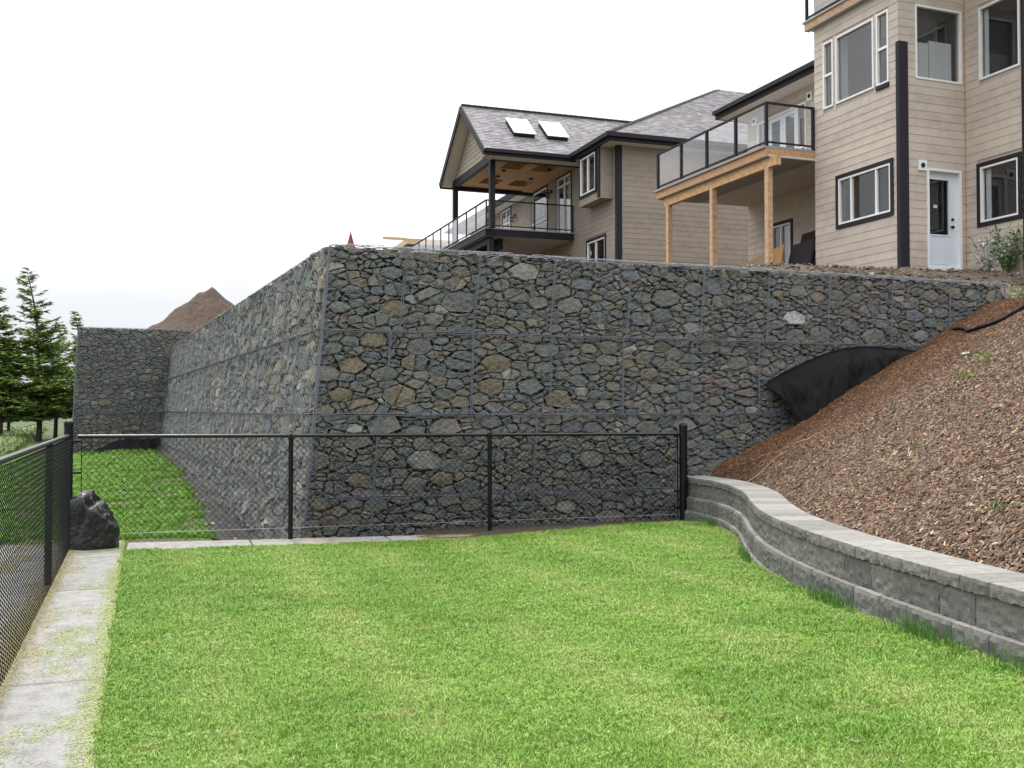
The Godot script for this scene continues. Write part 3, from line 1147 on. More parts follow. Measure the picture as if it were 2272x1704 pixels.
func make_retaining_wall() -> void:
	var t := thing("retaining_wall", "low curved retaining wall of grey split-face concrete blocks along the lawn's right edge", "retaining wall")
	var total := cap_len[cap_len.size() - 1]
	var rows := [[0.0, 0.175, 0.068, 0.0], [0.176, 0.350, 0.034, 0.17], [0.351, 0.526, -0.014, 0.05]]
	for r in rows:
		var s: float = 0.02 + r[3] * 0.3
		while s < total - 0.3:
			var w := rnd(0.3, 0.46)
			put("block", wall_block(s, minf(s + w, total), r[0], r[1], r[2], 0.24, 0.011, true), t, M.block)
			s += w
	var s := 0.0
	while s < total - 0.25:
		var w := rnd(0.24, 0.34)
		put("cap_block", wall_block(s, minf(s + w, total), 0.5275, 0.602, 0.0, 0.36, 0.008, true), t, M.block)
		s += w
	# grass left long at its foot, each clump a thing of its own
	var said := ["tall dark grass clump at the foot of the block wall, nearest the camera", "long grass clump against the block wall, second nearest the camera", "grass clump against the block wall, midway along its straight run", "grass clump in the inward curve of the block wall, paler", "small grass clump by the fence post at the wall's far end"]
	var at := [9.1, 8.1, 6.9, 4.6, 1.25]
	for k in 5:
		var g := thing("grass_clump", said[k], "grass clump", Vector3.ZERO, "grass clumps along the block wall")
		var blades := MB.new()
		for i in [230, 200, 150, 110, 80][k]:
			var q := cap_at(at[k] + rnd(-0.45, 0.45) * rnd(0.2, 1.0), 0.09 + 0.07 * rng.randf())
			var y := lawn_y(q.x, q.y)
			var h := rnd(0.06, 0.15)
			var dir := Vector3(rnd(-1, 0.3), 0, rnd(-0.6, 0.6)) * h * rnd(0.2, 0.9)
			var a := p3(q.x, y, q.y)
			var side := Vector3(rnd(-1, 1), 0, rnd(-1, 1)).normalized() * 0.0026
			var b := rnd(0.7, 1.2)
			blades.col = Color(0.085 * b, 0.21 * b, 0.032 * b)
			blades.quad(a - side, a + side, a + side * 0.8 + Vector3(0, h * 0.6, 0) + dir * 0.35, a - side * 0.8 + Vector3(0, h * 0.6, 0) + dir * 0.35)
			blades.tri(a - side * 0.8 + Vector3(0, h * 0.6, 0) + dir * 0.35, a + side * 0.8 + Vector3(0, h * 0.6, 0) + dir * 0.35, a + Vector3(0, h, 0) + dir)
		as_kind(put("blades", blades, g, M.blade), "stuff")


func on_mulch(x: float, d: float) -> bool:
	if x < cap_x(minf(d, 13.9)) + 0.30 or d < 1.6:
		return false
	var y := mulch_y(x, d)
	return face_in(x, d) < y * BAT + 0.02 and not (x > 8.3 and d > 15.5)


func make_mulch() -> void:
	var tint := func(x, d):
		var dark := smoothstep(-2.6, -0.3, face_in(x, d))  # browner ground by the wall, with the wall's shade painted in
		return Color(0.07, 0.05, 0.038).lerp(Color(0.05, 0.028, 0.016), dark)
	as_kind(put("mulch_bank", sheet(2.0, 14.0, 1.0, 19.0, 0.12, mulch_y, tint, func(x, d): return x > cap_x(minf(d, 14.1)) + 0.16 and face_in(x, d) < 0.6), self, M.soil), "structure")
	var mb := MB.new()
	mb.col = Color.WHITE
	var pts := PackedVector3Array()
	var a := [Vector3(-0.5, 0, 0.32), Vector3(0.1, 0.12, 0.5), Vector3(0.52, 0.02, 0.2), Vector3(0.45, 0, -0.3), Vector3(-0.05, 0.14, -0.5), Vector3(-0.48, 0.05, -0.24)]
	var up := Vector3(0, 0.4, 0)
	for k in 4:
		mb.tri(a[0] + up, a[k + 1] + up, a[k + 2] + up)
	for k in 6:
		mb.quad(a[k], a[(k + 1) % 6], a[(k + 1) % 6] + up, a[k] + up)
	var places := []
	var tints := []
	for k in 500000:
		var d := 2.0 + 14.8 * pow(rng.randf(), 1.25)
		var x := rnd(0.12, 0.64) * d if k % 6 else rnd(0.64, 0.85) * d
		if not on_mulch(x, d):
			continue
		var near_wall := -face_in(x, d)
		var band := n1.get_noise_2d(x * 1.1 + 50, d * 1.1) * 0.5 + 0.5
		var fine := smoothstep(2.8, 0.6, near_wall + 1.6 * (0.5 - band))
		var keep := clampf((d * d) / 75.0, 0.5, 1.0)
		if rng.randf() > keep:
			continue
		var long := rnd(0.015, 0.054) * lerpf(1.0, 0.85, fine) * (1.7 if rng.randf() < 0.05 else 1.0)
		var wide := long * rnd(0.14, 0.42) * lerpf(1.0, 0.6, fine)
		var e := 0.06
		var up_n := Vector3(mulch_y(x - e, d) - mulch_y(x + e, d), 2 * e, mulch_y(x, d + e) - mulch_y(x, d - e)).normalized()
		var turn := rnd(0, TAU) if rng.randf() < 0.6 else 0.5 + rnd(-0.5, 0.5)
		var b := Basis(Quaternion(Vector3.UP, up_n)) * Basis(Vector3.UP, turn) * Basis(Vector3.RIGHT, rnd(-0.6, 0.6)) * Basis(Vector3.BACK, rnd(-0.45, 0.45))
		places.append(Transform3D(b.scaled_local(Vector3(long, 0.009, wide)), p3(x, mulch_y(x, d) + rnd(0.0, 0.014), d)))
		var q := rng.randf()
		var c := Color(0.145, 0.104, 0.084)
		if q < 0.34:
			c = Color(0.092, 0.063, 0.050)
		elif q < 0.54:
			c = Color(0.195, 0.148, 0.122)
		elif q < 0.66:
			c = Color(0.18, 0.165, 0.16)
		elif q < 0.71:
			c = Color(0.36, 0.29, 0.21)
		elif q < 0.84:
			c = Color(0.165, 0.086, 0.048)
		var o := Color(0.145, 0.07, 0.034)
		if q < 0.45:
			o = Color(0.085, 0.043, 0.023)
		elif q > 0.88:
			o = Color(0.32, 0.18, 0.085)
		c = c.lerp(o, fine * 0.9)  # orange-brown chips near the wall, its shade mixed into their colour
		var g := rnd(0.75, 1.25)
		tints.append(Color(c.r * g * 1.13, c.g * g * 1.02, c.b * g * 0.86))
	scatter("bark_mulch", mb.mesh(M.chip), places, tints)


func lie(x: float, d: float) -> Vector3:
	return p3(x, mulch_y(x, d), d)


func make_bank_things() -> void:
	# the black pipe
	var t := thing("drain_pipe", "bent black plastic pipe lying on the bark near the top of the bank", "pipe")
	var way := [Vector2(6.72, 15.55), Vector2(6.62, 15.0), Vector2(6.5, 14.55), Vector2(6.56, 14.28), Vector2(6.85, 14.2), Vector2(7.3, 14.32), Vector2(7.9, 14.5), Vector2(8.8, 14.7)]
	var pts := PackedVector3Array()
	for i in way.size() - 1:
		for k in 6:
			var q: Vector2 = way[i].cubic_interpolate(way[i + 1], way[maxi(i - 1, 0)], way[mini(i + 2, way.size() - 1)], k / 6.0)
			pts.append(lie(q.x, q.y) + Vector3(0, 0.045, 0))
	var mb := MB.new()
	mb.tube(pts, 0.027, 8)
	put("pipe", mb, t, M.fabric)
	var ring := MB.new()
	ring.tube(PackedVector3Array([pts[16], pts[17]]), 0.033, 8)
	put("coupling", ring, t, M.fabric)
	# the black cloth over the gabion face, buried along its lower edge
	t = thing("landscape_fabric", "black sheet of landscape fabric hanging in folds on the gabion wall above the bark", "fabric sheet")
	mb = MB.new()
	var top := [Vector2(6.36, 1.83), Vector2(6.7, 2.02), Vector2(7.3, 2.26), Vector2(7.75, 2.38), Vector2(8.2, 2.42), Vector2(8.75, 2.40), Vector2(9.3, 2.36)]
	var low := [Vector2(6.72, 1.22), Vector2(6.95, 1.30), Vector2(7.4, 1.5), Vector2(7.8, 1.68), Vector2(8.25, 1.85), Vector2(8.8, 2.02), Vector2(9.5, 2.26)]
	var grid := []
	var nu := 72
	for j in 13:
		var v := 1.0 - j / 12.0
		for i in nu + 1:
			var f := float(i) / nu * 6.0
			var k := mini(int(f), 5)
			var a: Vector2 = top[k].cubic_interpolate(top[k + 1], top[maxi(k - 1, 0)], top[mini(k + 2, 6)], f - k)
			var b: Vector2 = low[k].lerp(low[k + 1], f - k)
			var q := a.lerp(b, v)
			if i < 8:
				q.x += 0.10 * sin(v * PI) * (1.0 - i / 8.0)
			var fold := pow(0.5 + 0.5 * sin(f * 3.3 + 1.6 * sin(f * 1.7) + v * 1.6), 2.0) * 0.10 + 0.07 * (absf(n2.get_noise_2d(f * 5.0 + v * 2.0, v * 2.0)) + absf(n1.get_noise_2d(f * 9.0 - v * 4.0, v * 3.0)))
			q.y += 0.012 * n2.get_noise_2d(f * 30.0, v * 3.0)
			var swag := 0.02 + fold * smoothstep(0.0, 0.35, v) + 0.10 * v
			grid.append(front_at(q.x, q.y, 0.055 + swag))
	mb.grid(grid, nu + 1)
	put("cloth", mb, t, M.fabric)
	var hem := MB.new()
	for i in nu:
		var p: Vector3 = grid[12 * (nu + 1) + i]
		hem.wire(p, grid[12 * (nu + 1) + i + 1], 0.012)
	put("hem", hem, t, M.fabric)
	# dusty sheet along the foot of the long wall
	t = thing("landscape_fabric", "grey dusty strip of fabric along the foot of the long gabion wall", "fabric sheet")
	mb = MB.new()
	grid = []
	for j in 7:
		var v := j / 6.0
		for i in 91:
			var u := 0.25 + 22.3 * pow(i / 90.0, 1.5)
			var wave := 0.06 * n1.get_noise_2d(u * 2.0, 5.0)
			var at: Vector3
			var hi := swale_y(maxf(u, 0.0)) + wave + 0.06 * n2.get_noise_2d(u * 5.0, 1.0)
			var foot := GC + la * u - lb * (swale_w(u) + 0.5 * wave)
			var fp := p3(foot.x, back_y(foot.x, foot.y) + 0.012, foot.y)
			var tp := long_at(u, hi, 0.06)
			at = fp.lerp(tp, v)
			at.y -= 0.03 * sin(v * PI)
			at.y += 0.02 * n2.get_noise_2d(u * 9.0, v * 14.0)
			at.y = maxf(at.y, back_y(at.x, -at.z) + 0.008)
			grid.append(at)
	var flip := []
	for j in 7:
		for i in 91:
			flip.append(grid[j * 91 + 90 - i])
	mb.grid(flip, 91)
	put("cloth", mb, t, M.fabric_dusty)
	# black sheet at the foot of the far wall
	t = thing("landscape_fabric", "black fabric bunched along the foot of the far gabion wall", "fabric sheet")
	mb = MB.new()
	grid = []
	for j in 6:
		var v := j / 5.0
		for i in 41:
			var u := -0.15 + 3.2 * i / 40.0
			var hi := 0.14 + 0.42 * smoothstep(0.15, 0.55, i / 40.0) + 0.03 * n1.get_noise_2d(u * 6.0, 2.0)
			var tp := end_at(u, hi, 0.07)
			var fp := end_at(u, 0.0, 0.28 + 0.06 * sin(u * 7.0))
			fp.y = back_y(fp.x, -fp.z) + 0.01
			var at := fp.lerp(tp, v)
			at += Vector3(0, 0.02 * sin(u * 22.0 + v * 3.0), 0.04 * sin(u * 17.0))
			grid.append(at)
	mb.grid(grid, 41)
	put("cloth", mb, t, M.fabric)
	# plants on the bank
	var weeds := [[5.35, 11.6, 0.2, "pale green weed clump growing in the bark below the pipe", Color(0.22, 0.27, 0.09), 120], [5.0, 11.3, 0.13, "low yellow green weed beside the paler clump on the bark", Color(0.24, 0.28, 0.05), 60],
		[3.75, 9.55, 0.07, "tiny green weed on the bark nearest the block wall's bend", Color(0.13, 0.18, 0.05), 16], [3.15, 6.62, 0.1, "green seedling in the bark just behind the wall's caps", Color(0.10, 0.20, 0.05), 18],
		[7.52, 14.9, 0.26, "bright green leafy plant at the bank's top, cut by the photo's edge", Color(0.14, 0.30, 0.02), 160]]
	for w in weeds:
		var o := thing("weed", w[3], "weed", lie(w[0], w[1]))
		var leaves := MB.new()
		for k in w[5]:
			var r: float = w[2]
			var h := rnd(0.1, 1.0) * r * 0.8
			var a := Vector3(rnd(-1, 1), 0, rnd(-1, 1)) * r * sqrt(rng.randf()) + Vector3(0, h, 0)
			leaf(leaves, a, Vector3(a.x, rnd(0.0, 0.12), a.z).normalized(), rnd(0.018, 0.04) * (1.0 + r), w[4])
		as_kind(put("leaves", leaves, o, M.leaf), "stuff")
		var stems := MB.new()
		stems.col = Color(0.12, 0.14, 0.05)
		for k in 6:
			stems.wire(Vector3(0, -0.02, 0), Vector3(rnd(-1, 1), 0.7, rnd(-1, 1)) * float(w[2]) * 0.9, 0.003)
		put("stems", stems, o, M.leaf)
	# sticks and pale stones in the bark
	var sticks := [[3.62, 9.35, 0.5, 1.2, "thin pale stick standing out across the middle of the bark"], [3.1, 12.75, 0.7, 0.2, "long thin twig lying by the cap blocks' far end"], [3.75, 12.9, 0.32, -0.4, "short twig lying beside the long twig at the far end"], [3.42, 5.95, 0.5, 0.45, "thick weathered branch on the bark above the nearest cap blocks"]]
	for s in sticks:
		var o := thing("stick", s[4], "stick", lie(s[0], s[1]), "sticks on the bark")
		var st := MB.new()
		var pp := PackedVector3Array()
		for k in 6:
			var f: float = (k / 5.0 - 0.5) * s[2]
			var q := Vector2(s[0] + cos(s[3]) * f, s[1] + sin(s[3]) * f)
			pp.append(lie(q.x, q.y) - o.position + Vector3(0.02 * sin(k * 3.1), 0.03 + 0.012 * sin(k * 2.0), 0.02 * sin(k * 1.7)))
		st.col = Color(0.42, 0.33, 0.2) if s[0] < 3.4 or s[1] > 9 else Color(0.2, 0.165, 0.14)
		st.tube(pp, 0.0055 if s[1] > 7 else 0.015, 5, true, 0.003)
		put("twig", st, o, M.dry_or_lit)
	var rocks := [[4.55, 8.55, 0.05, "white stone on the bark, largest of those on the bank"], [5.72, 12.9, 0.06, "pale stone on the bark below the pipe's bend"], [4.05, 7.6, 0.035, "small white stone on the bark nearest the camera"]]
	for s in rocks:
		var o := thing("bank_stone", s[3], "stone", lie(s[0], s[1]), "pale stones on the bark")
		var st := MB.new()
		lump(st, Vector3(0, 0.03, 0), s[2], Vector3(1.4, 0.6, 0.9), Color(0.6, 0.6, 0.6))
		put("stone", st, o, M.stone)


func leaf(mb: MB, at: Vector3, dir: Vector3, size: float, tint: Color) -> void:
	var g := rnd(0.65, 1.25)
	mb.col = Color(tint.r * g, tint.g * g, tint.b * g)
	var d := (dir + Vector3(rnd(-0.6, 0.6), rnd(-0.3, 0.7), rnd(-0.6, 0.6))).normalized()
	var s := d.cross(Vector3(rnd(-1, 1), rnd(0.2, 1), rnd(-1, 1))).normalized() * size * 0.3
	var m := at + d * size * 0.5 + Vector3(0, size * 0.12, 0)
	mb.tri(at, m + s, m - s)
	mb.tri(m - s, m + s, at + d * size)


# ---------------------------------------------------------------- fences

func chain_net(a: Vector3, b: Vector3, y0: float, y1: float, r: float) -> MB:
	# every picket is a flattened spiral that bends to and fro and hooks its neighbour
	var mb := MB.new()
	mb.col = Color.WHITE
	var run := Vector3(b.x - a.x, 0, b.z - a.z)
	var long := run.length()
	run /= long
	var out := run.cross(Vector3.UP)
	var step := 0.036
	var m := int(long / step)
	var k := int((y1 - y0) / step)
	for i in m:
		for j in k:
			var flip := (i + j) % 2 == 0
			var p := a + run * (i * step) + Vector3(0, y0 + j * step, 0)
			var q := p + run * step + Vector3(0, step, 0)
			var lift := out * 0.0035
			if flip:
				mb.wire(p - lift, q + lift, r)
			else:
				mb.wire(p + run * step - lift, p + Vector3(0, step, 0) + lift, r)
	for i in m / 2:   # knuckles along the top
		var p := a + run * (i * 2 + 1) * step + Vector3(0, y0 + k * step, 0)
		mb.wire(p - Vector3(0, 0.004, 0), p + Vector3(0, 0.014, 0), r * 1.6)
	return mb


func post(parent: Node3D, at: Vector3, r: float, high: float, cap: bool) -> void:
	var mb := MB.new()
	mb.tube(PackedVector3Array([at - Vector3(0, 0.1, 0), at + Vector3(0, high, 0)]), r, 14)
	put("post", mb, parent, M.black)
	if cap:
		var c := MB.new()
		var pts := []
		for j in 6:
			var w := j / 5.0 * PI / 2
			for i in 15:
				var f := TAU * i / 14.0
				pts.append(at + Vector3(cos(f) * cos(w) * (r + 0.004), high + sin(w) * r * 0.75, -sin(f) * cos(w) * (r + 0.004)))
		c.grid(pts, 15)
		c.tube(PackedVector3Array([at + Vector3(0, high - 0.03, 0), at + Vector3(0, high, 0)]), r + 0.005, 14)
		put("post_cap", c, parent, M.black)


func make_fences() -> void:
	var corner := p3(-4.77, 0, 11.03)
	var right := p3(2.235, 0, 13.38)
	var run := (right - corner).normalized()
	var t := thing("chain_link_fence", "black chain-link fence running across in front of the stone wall", "fence")
	post(t, corner, 0.047, 1.335, true)
	post(t, right, 0.052, 1.27, true)
	for at in [p3(-2.53, 0, 11.735), p3(-0.27, 0, 12.42)]:
		post(t, at, 0.027, 1.2, false)
		var loop := MB.new()
		loop.tube(PackedVector3Array([at + Vector3(0, 1.165, 0) - run * 0.03, at + Vector3(0, 1.165, 0) + run * 0.03]), 0.027, 10)
		put("loop_cap", loop, t, M.black)
	var rail := MB.new()
	rail.tube(PackedVector3Array([corner + run * 0.09 + Vector3(0, 1.19, 0), right - run * 0.05 + Vector3(0, 1.165, 0)]), 0.021, 12)
	put("top_rail", rail, t, M.rail)
	var bar := MB.new()
	bar.beam(corner + run * 0.13 + Vector3(0, 0.1, 0), corner + run * 0.13 + Vector3(0, 1.17, 0), 0.02, 0.008, run)
	put("tension_bar", bar, t, M.black)
	bar = MB.new()
	bar.beam(right - run * 0.085 + Vector3(0, 0.08, 0), right - run * 0.085 + Vector3(0, 1.15, 0), 0.02, 0.008, run)
	put("tension_bar", bar, t, M.black)
	for y in [0.2, 0.42, 0.8, 1.14]:
		for side in 2:
			var band := MB.new()
			var at := (corner + run * 0.068 if side == 0 else right - run * 0.068) + Vector3(0, y, 0)
			band.beam(at - run * 0.06, at + run * 0.06, 0.05, 0.022)
			put("band", band, t, M.black)
	var off := run.cross(Vector3.UP) * 0.03
	put("chain_net", chain_net(corner + run * 0.13 - off, right - run * 0.09 - off, 0.03, 1.175, 0.0026), t, M.chain)
	var low := MB.new()
	low.wire(corner + run * 0.05 + Vector3(0, 0.13, 0), right - run * 0.05 + Vector3(0, 0.12, 0), 0.0028)
	put("tension_wire", low, t, M.wire)
	# the side fence, from the corner towards the camera
	var near := p3(-1.39, 0, 1.75)
	var way := (near - corner).normalized()
	t = thing("chain_link_fence", "black chain-link fence along the path's left side, seen edge on", "fence")
	var inner := Vector3.UP.cross(way) * 0.035
	if inner.x < 0:
		inner = -inner
	for s in [2.52, 6.4, 8.8]:
		post(t, corner + way * s, 0.03, 1.19, false)
		var loop := MB.new()
		loop.tube(PackedVector3Array([corner + way * (s - 0.035) + Vector3(0, 1.19, 0), corner + way * (s + 0.035) + Vector3(0, 1.19, 0)]), 0.027, 10)
		put("loop_cap", loop, t, M.black)
	rail = MB.new()
	rail.tube(PackedVector3Array([corner + way * 0.06 + Vector3(0, 1.2, 0), near + Vector3(0, 1.2, 0)]), 0.021, 12)
	put("top_rail", rail, t, M.rail)
	put("chain_net", chain_net(corner + way * 0.06 + inner, near + inner, 0.02, 1.2, 0.0023), t, M.chain)
	for y in [0.3, 0.7, 1.1]:
		var band := MB.new()
		band.tube(PackedVector3Array([corner + Vector3(0, y, 0), corner + Vector3(0, y + 0.03, 0)]), 0.051, 12)
		put("band", band, t, M.black)


func make_boulder() -> void:
	# a dark wet boulder: one upright lump with a slanting top, a lower shoulder on its right
	var t := thing("boulder", "dark wet boulder standing on the path in the corner of the fences", "boulder", p3(-4.50, 0, 10.98))
	var mb := MB.new()
	mb.col = Color.WHITE
	var planes := [[Vector3(-0.95, 0.05, 0.3), 0.26], [Vector3(-0.3, 0.06, 0.95), 0.2], [Vector3(0.55, 0.02, 0.83), 0.185], [Vector3(0.92, -0.12, 0.1), 0.27], [Vector3(0.72, 0.69, 0.1), 0.375], [Vector3(-0.45, 0.8, 0.35), 0.53],
		[Vector3(0.25, 0.95, 0.15), 0.56], [Vector3(-0.7, 0.6, -0.3), 0.47], [Vector3(0, 0.1, -1), 0.22], [Vector3(0.7, 0.1, -0.7), 0.25], [Vector3(-0.75, 0, -0.66), 0.23], [Vector3(0.1, -1, 0), 0.02], [Vector3(0.45, 0.5, 0.75), 0.385]]
	var w := 64
	var pts := []
	var f := FastNoiseLite.new()
	f.seed = 9
	f.frequency = 3.0
	for j in 41:
		var la2 := lerpf(-PI / 2, PI / 2, j / 40.0)
		for i in w + 1:
			var lo := TAU * i / w
			var dir := Vector3(cos(lo) * cos(la2), sin(la2), -sin(lo) * cos(la2))
			var best := 9.0
			var soft := 0.0
			for q in planes:
				var nn: Vector3 = q[0].normalized()
				var away: float = q[1] - nn.dot(Vector3(0.0, 0.15, 0.0))
				var f1 := nn.dot(dir)
				if f1 > 0.02:
					soft += pow(away / f1, -48.0)
			best = pow(soft, -1.0 / 48.0)
			best *= 1.0 + 0.06 * f.get_noise_3dv(dir) + 0.018 * f.get_noise_3dv(dir * 4.0)
			pts.append(Vector3(0, 0.15, 0) + dir * best)
	for k in pts.size():
		var q: Vector3 = pts[k]
		var groove := exp(-pow((q.x + 0.02 - 0.25 * (q.y - 0.3)) / 0.035, 2.0)) * smoothstep(0.1, 0.4, q.z + 0.3) * smoothstep(0.02, 0.4, q.y)
		pts[k] = q - Vector3(0, 0.05 * groove * smoothstep(0.3, 0.5, q.y), 0.035 * groove)
	mb.grid(pts, w + 1)
	put("rock", mb, t, M.boulder)


# ---------------------------------------------------------------- houses
# A house's own axes: x runs along its front (to the right and away), -z runs along its left side (away). A face is a Transform3D
# whose x runs right, y up and z outwards as one looks at that wall.

func face_front(z: float) -> Transform3D:
	return Transform3D(Basis.IDENTITY, Vector3(0, 0, z))


func face_left(x: float) -> Transform3D:   # r = -distance along the side
	return Transform3D(Basis(Vector3(0, 0, 1), Vector3.UP, Vector3(-1, 0, 0)), Vector3(x, 0, 0))


func fbox(mb: MB, f: Transform3D, r0: float, r1: float, u0: float, u1: float, n0: float, n1_: float) -> void:
	mb.box(Vector3(r0, u0, n0), Vector3(r1, u1, n1_), f)


func pieces_round(r0: float, r1: float, u0: float, u1: float, holes: Array) -> Array:   # rectangles that fill a wall round its openings
	var cuts := [u0, u1]
	for h in holes:
		for e in [h[2], h[3]]:
			if e > u0 and e < u1 and not cuts.has(e):
				cuts.append(e)
	cuts.sort()
	var out := []
	for k in cuts.size() - 1:
		var mid: float = (cuts[k] + cuts[k + 1]) / 2.0
		for seg in gaps(r0, r1, mid, mid, holes):
			out.append([seg[0], seg[1], cuts[k], cuts[k + 1]])
	return out


func gaps(r0: float, r1: float, lo: float, hi: float, holes: Array) -> Array:
	var segs := [[r0, r1]]
	for h in holes:
		if h[3] <= lo or h[2] >= hi:
			continue
		var next := []
		for s in segs:
			if h[1] <= s[0] or h[0] >= s[1]:
				next.append(s)
				continue
			if h[0] > s[0] + 0.01:
				next.append([s[0], h[0]])
			if h[1] < s[1] - 0.01:
				next.append([h[1], s[1]])
		segs = next
	return segs


func sided_wall(root: Node3D, f: Transform3D, r0: float, r1: float, u0: float, u1: float, holes: Array, tint: Color, lap := 0.1835) -> MeshInstance3D:
	var mb := MB.new()
	mb.col = tint * 0.8
	for q in pieces_round(r0, r1, u0, u1, holes):
		fbox(mb, f, q[0], q[1], q[2], q[3], -0.16, 0.0)
	var wall := put("wall", mb, root, M.siding_near)
	var y := u0
	while y < u1 - 0.02:
		var top := minf(y + lap, u1)
		var runs := []
		for s in gaps(r0, r1, y + 0.05, top - 0.05, holes):
			var from: float = s[0]
			while s[1] - from > 3.2:   # butt joints in long runs
				var cut := from + rnd(1.4, 3.0)
				runs.append([from, cut - 0.002])
				from = cut + 0.002
			runs.append([from, s[1]])
		for s in runs:
			var b := MB.new()
			var g := rnd(0.955, 1.035)
			b.col = Color(tint.r * g, tint.g * g, tint.b * g)
			var e0: float = s[0]
			var e1: float = s[1]
			var q := []
			for c in [[e0, y, 0.02], [e1, y, 0.02], [e1, y, 0.001], [e0, y, 0.001], [e0, top + 0.012, 0.011], [e1, top + 0.012, 0.011], [e1, top + 0.012, 0.001], [e0, top + 0.012, 0.001]]:
				q.append(f * Vector3(c[0], c[1], c[2]))
			b.hexa(q)
			put("siding_board", b, wall, M.siding_near)
		y += lap
	return wall


func frame_ring(mb: MB, f: Transform3D, r0: float, r1: float, u0: float, u1: float, w: float, n0: float, n1_: float) -> void:
	fbox(mb, f, r0, r1, u1 - w, u1, n0, n1_); fbox(mb, f, r0, r1, u0, u0 + w, n0, n1_)
	fbox(mb, f, r0, r0 + w, u0 + w, u1 - w, n0, n1_); fbox(mb, f, r1 - w, r1, u0 + w, u1 - w, n0, n1_)


func window(root: Node3D, f: Transform3D, r0: float, r1: float, u0: float, u1: float, splits: Array, trim: float, sash := -1.0, room := 1.2, blind := 0.0, called := "window") -> MeshInstance3D:
	# splits: where upright bars stand, as shares of the width; sash: height share of a level bar
	var mb := MB.new()
	var w := 0.045
	frame_ring(mb, f, r0, r1, u0, u1, w, -0.05, 0.034)
	var edges := [r0 + w]
	for s in splits:
		var r := lerpf(r0, r1, s)
		fbox(mb, f, r - 0.025, r + 0.025, u0 + w, u1 - w, -0.045, 0.024)
		edges.append(r)
	edges.append(r1 - w)
	if sash > 0.0:
		var y := lerpf(u0, u1, sash)
		fbox(mb, f, r0 + w, r1 - w, y - 0.03, y + 0.03, -0.045, 0.02)
	var o := put(called, mb, root, M.white)
	for k in edges.size() - 1:
		var p := MB.new()
		fbox(p, f, edges[k], edges[k + 1], u0 + w, u1 - w, -0.028, -0.022)
		put("pane", p, o, M.glass)
	if trim > 0.0:
		var t := MB.new()
		frame_ring(t, f, r0 - trim, r1 + trim, u0 - trim, u1 + trim, trim, -0.001, 0.042)
		put("trim", t, o, M.trim)
	if room > 0.0:   # the room behind it
		var b := MB.new()
		var x0 := r0 - 0.02
		var x1 := r1 + 0.02
		fbox(b, f, x0 - 0.05, x0, u0 - 0.3, u1 + 0.1, -room, -0.165); fbox(b, f, x1, x1 + 0.05, u0 - 0.3, u1 + 0.1, -room, -0.165)
		fbox(b, f, x0 - 0.05, x1 + 0.05, u1 + 0.1, u1 + 0.15, -room, -0.165); fbox(b, f, x0 - 0.05, x1 + 0.05, u0 - 0.35, u0 - 0.3, -room, -0.165)
		fbox(b, f, x0 - 0.05, x1 + 0.05, u0 - 0.35, u1 + 0.15, -room - 0.05, -room)
		put("room", b, o, M.room)
	if blind != 0.0:
		var c := MB.new()
		fbox(c, f, lerpf(r0, r1, 1.0 - blind) if blind > 0.0 else r0 + w, r1 - w if blind > 0.0 else lerpf(r0, r1, -blind), u0 + w, u1 - w, -0.12, -0.1)
		put("curtain", c, o, M.curtain)
	return o


func shingles(mb: MB, origin: Vector3, e: Vector3, s: Vector3, outline: Array, tint: Color, lap := 0.145) -> void:
	# courses of single tabs over a slope; outline is in (along the eave, up the slope)
	var nn := e.cross(s).normalized()
	var top := 0.0
	for q in outline:
		top = maxf(top, q.y)
	var y := 0.0
	while y < top - 0.03:
		var yy := minf(y + lap, top)
		var lo := 1e9
		var hi := -1e9
		var mid := (y + yy) * 0.5
		for k in outline.size():
			var a: Vector2 = outline[k]
			var b: Vector2 = outline[(k + 1) % outline.size()]
			if (a.y <= mid) != (b.y <= mid):
				var x := lerpf(a.x, b.x, (mid - a.y) / (b.y - a.y))
				lo = minf(lo, x)
				hi = maxf(hi, x)
		var x := lo - rnd(0.0, 0.2)
		while x < hi:
			var x1 := minf(x + rnd(0.12, 0.36), hi)
			var x0 := maxf(x, lo)
			if x1 - x0 > 0.01:
				var g := rnd(0.72, 1.3)
				mb.col = Color(tint.r * g, tint.g * g, tint.b * g * rnd(0.95, 1.1))
				var h := rnd(0.010, 0.020)
				var a := origin + e * x0 + s * y + nn * h
				var b := origin + e * x1 + s * y + nn * h
				var c := origin + e * x1 + s * (yy + 0.005) + nn * 0.003
				var d := origin + e * x0 + s * (yy + 0.005) + nn * 0.003
				mb.quad(a, b, c, d)
				mb.quad(a - nn * h, b - nn * h, b, a)
			x = x1
		y += lap


func slab_on(mb: MB, pts: Array, thick: float) -> void:   # a flat plate with that outline, seen anticlockwise from above
	var nn := Vector3.ZERO
	for k in range(1, pts.size() - 1):
		nn += (pts[k] - pts[0]).cross(pts[k + 1] - pts[0])
	nn = nn.normalized() * thick
	for k in range(1, pts.size() - 1):
		mb.tri(pts[0], pts[k], pts[k + 1])
		mb.tri(pts[0] - nn, pts[k + 1] - nn, pts[k] - nn)
	for k in pts.size():
		var l: int = (k + 1) % pts.size()
		mb.quad(pts[k] - nn, pts[l] - nn, pts[l], pts[k])


func hv(a: float, b: float, y: float) -> Vector3:   # a along the side (away), b along the front
	return Vector3(b, y, -a)


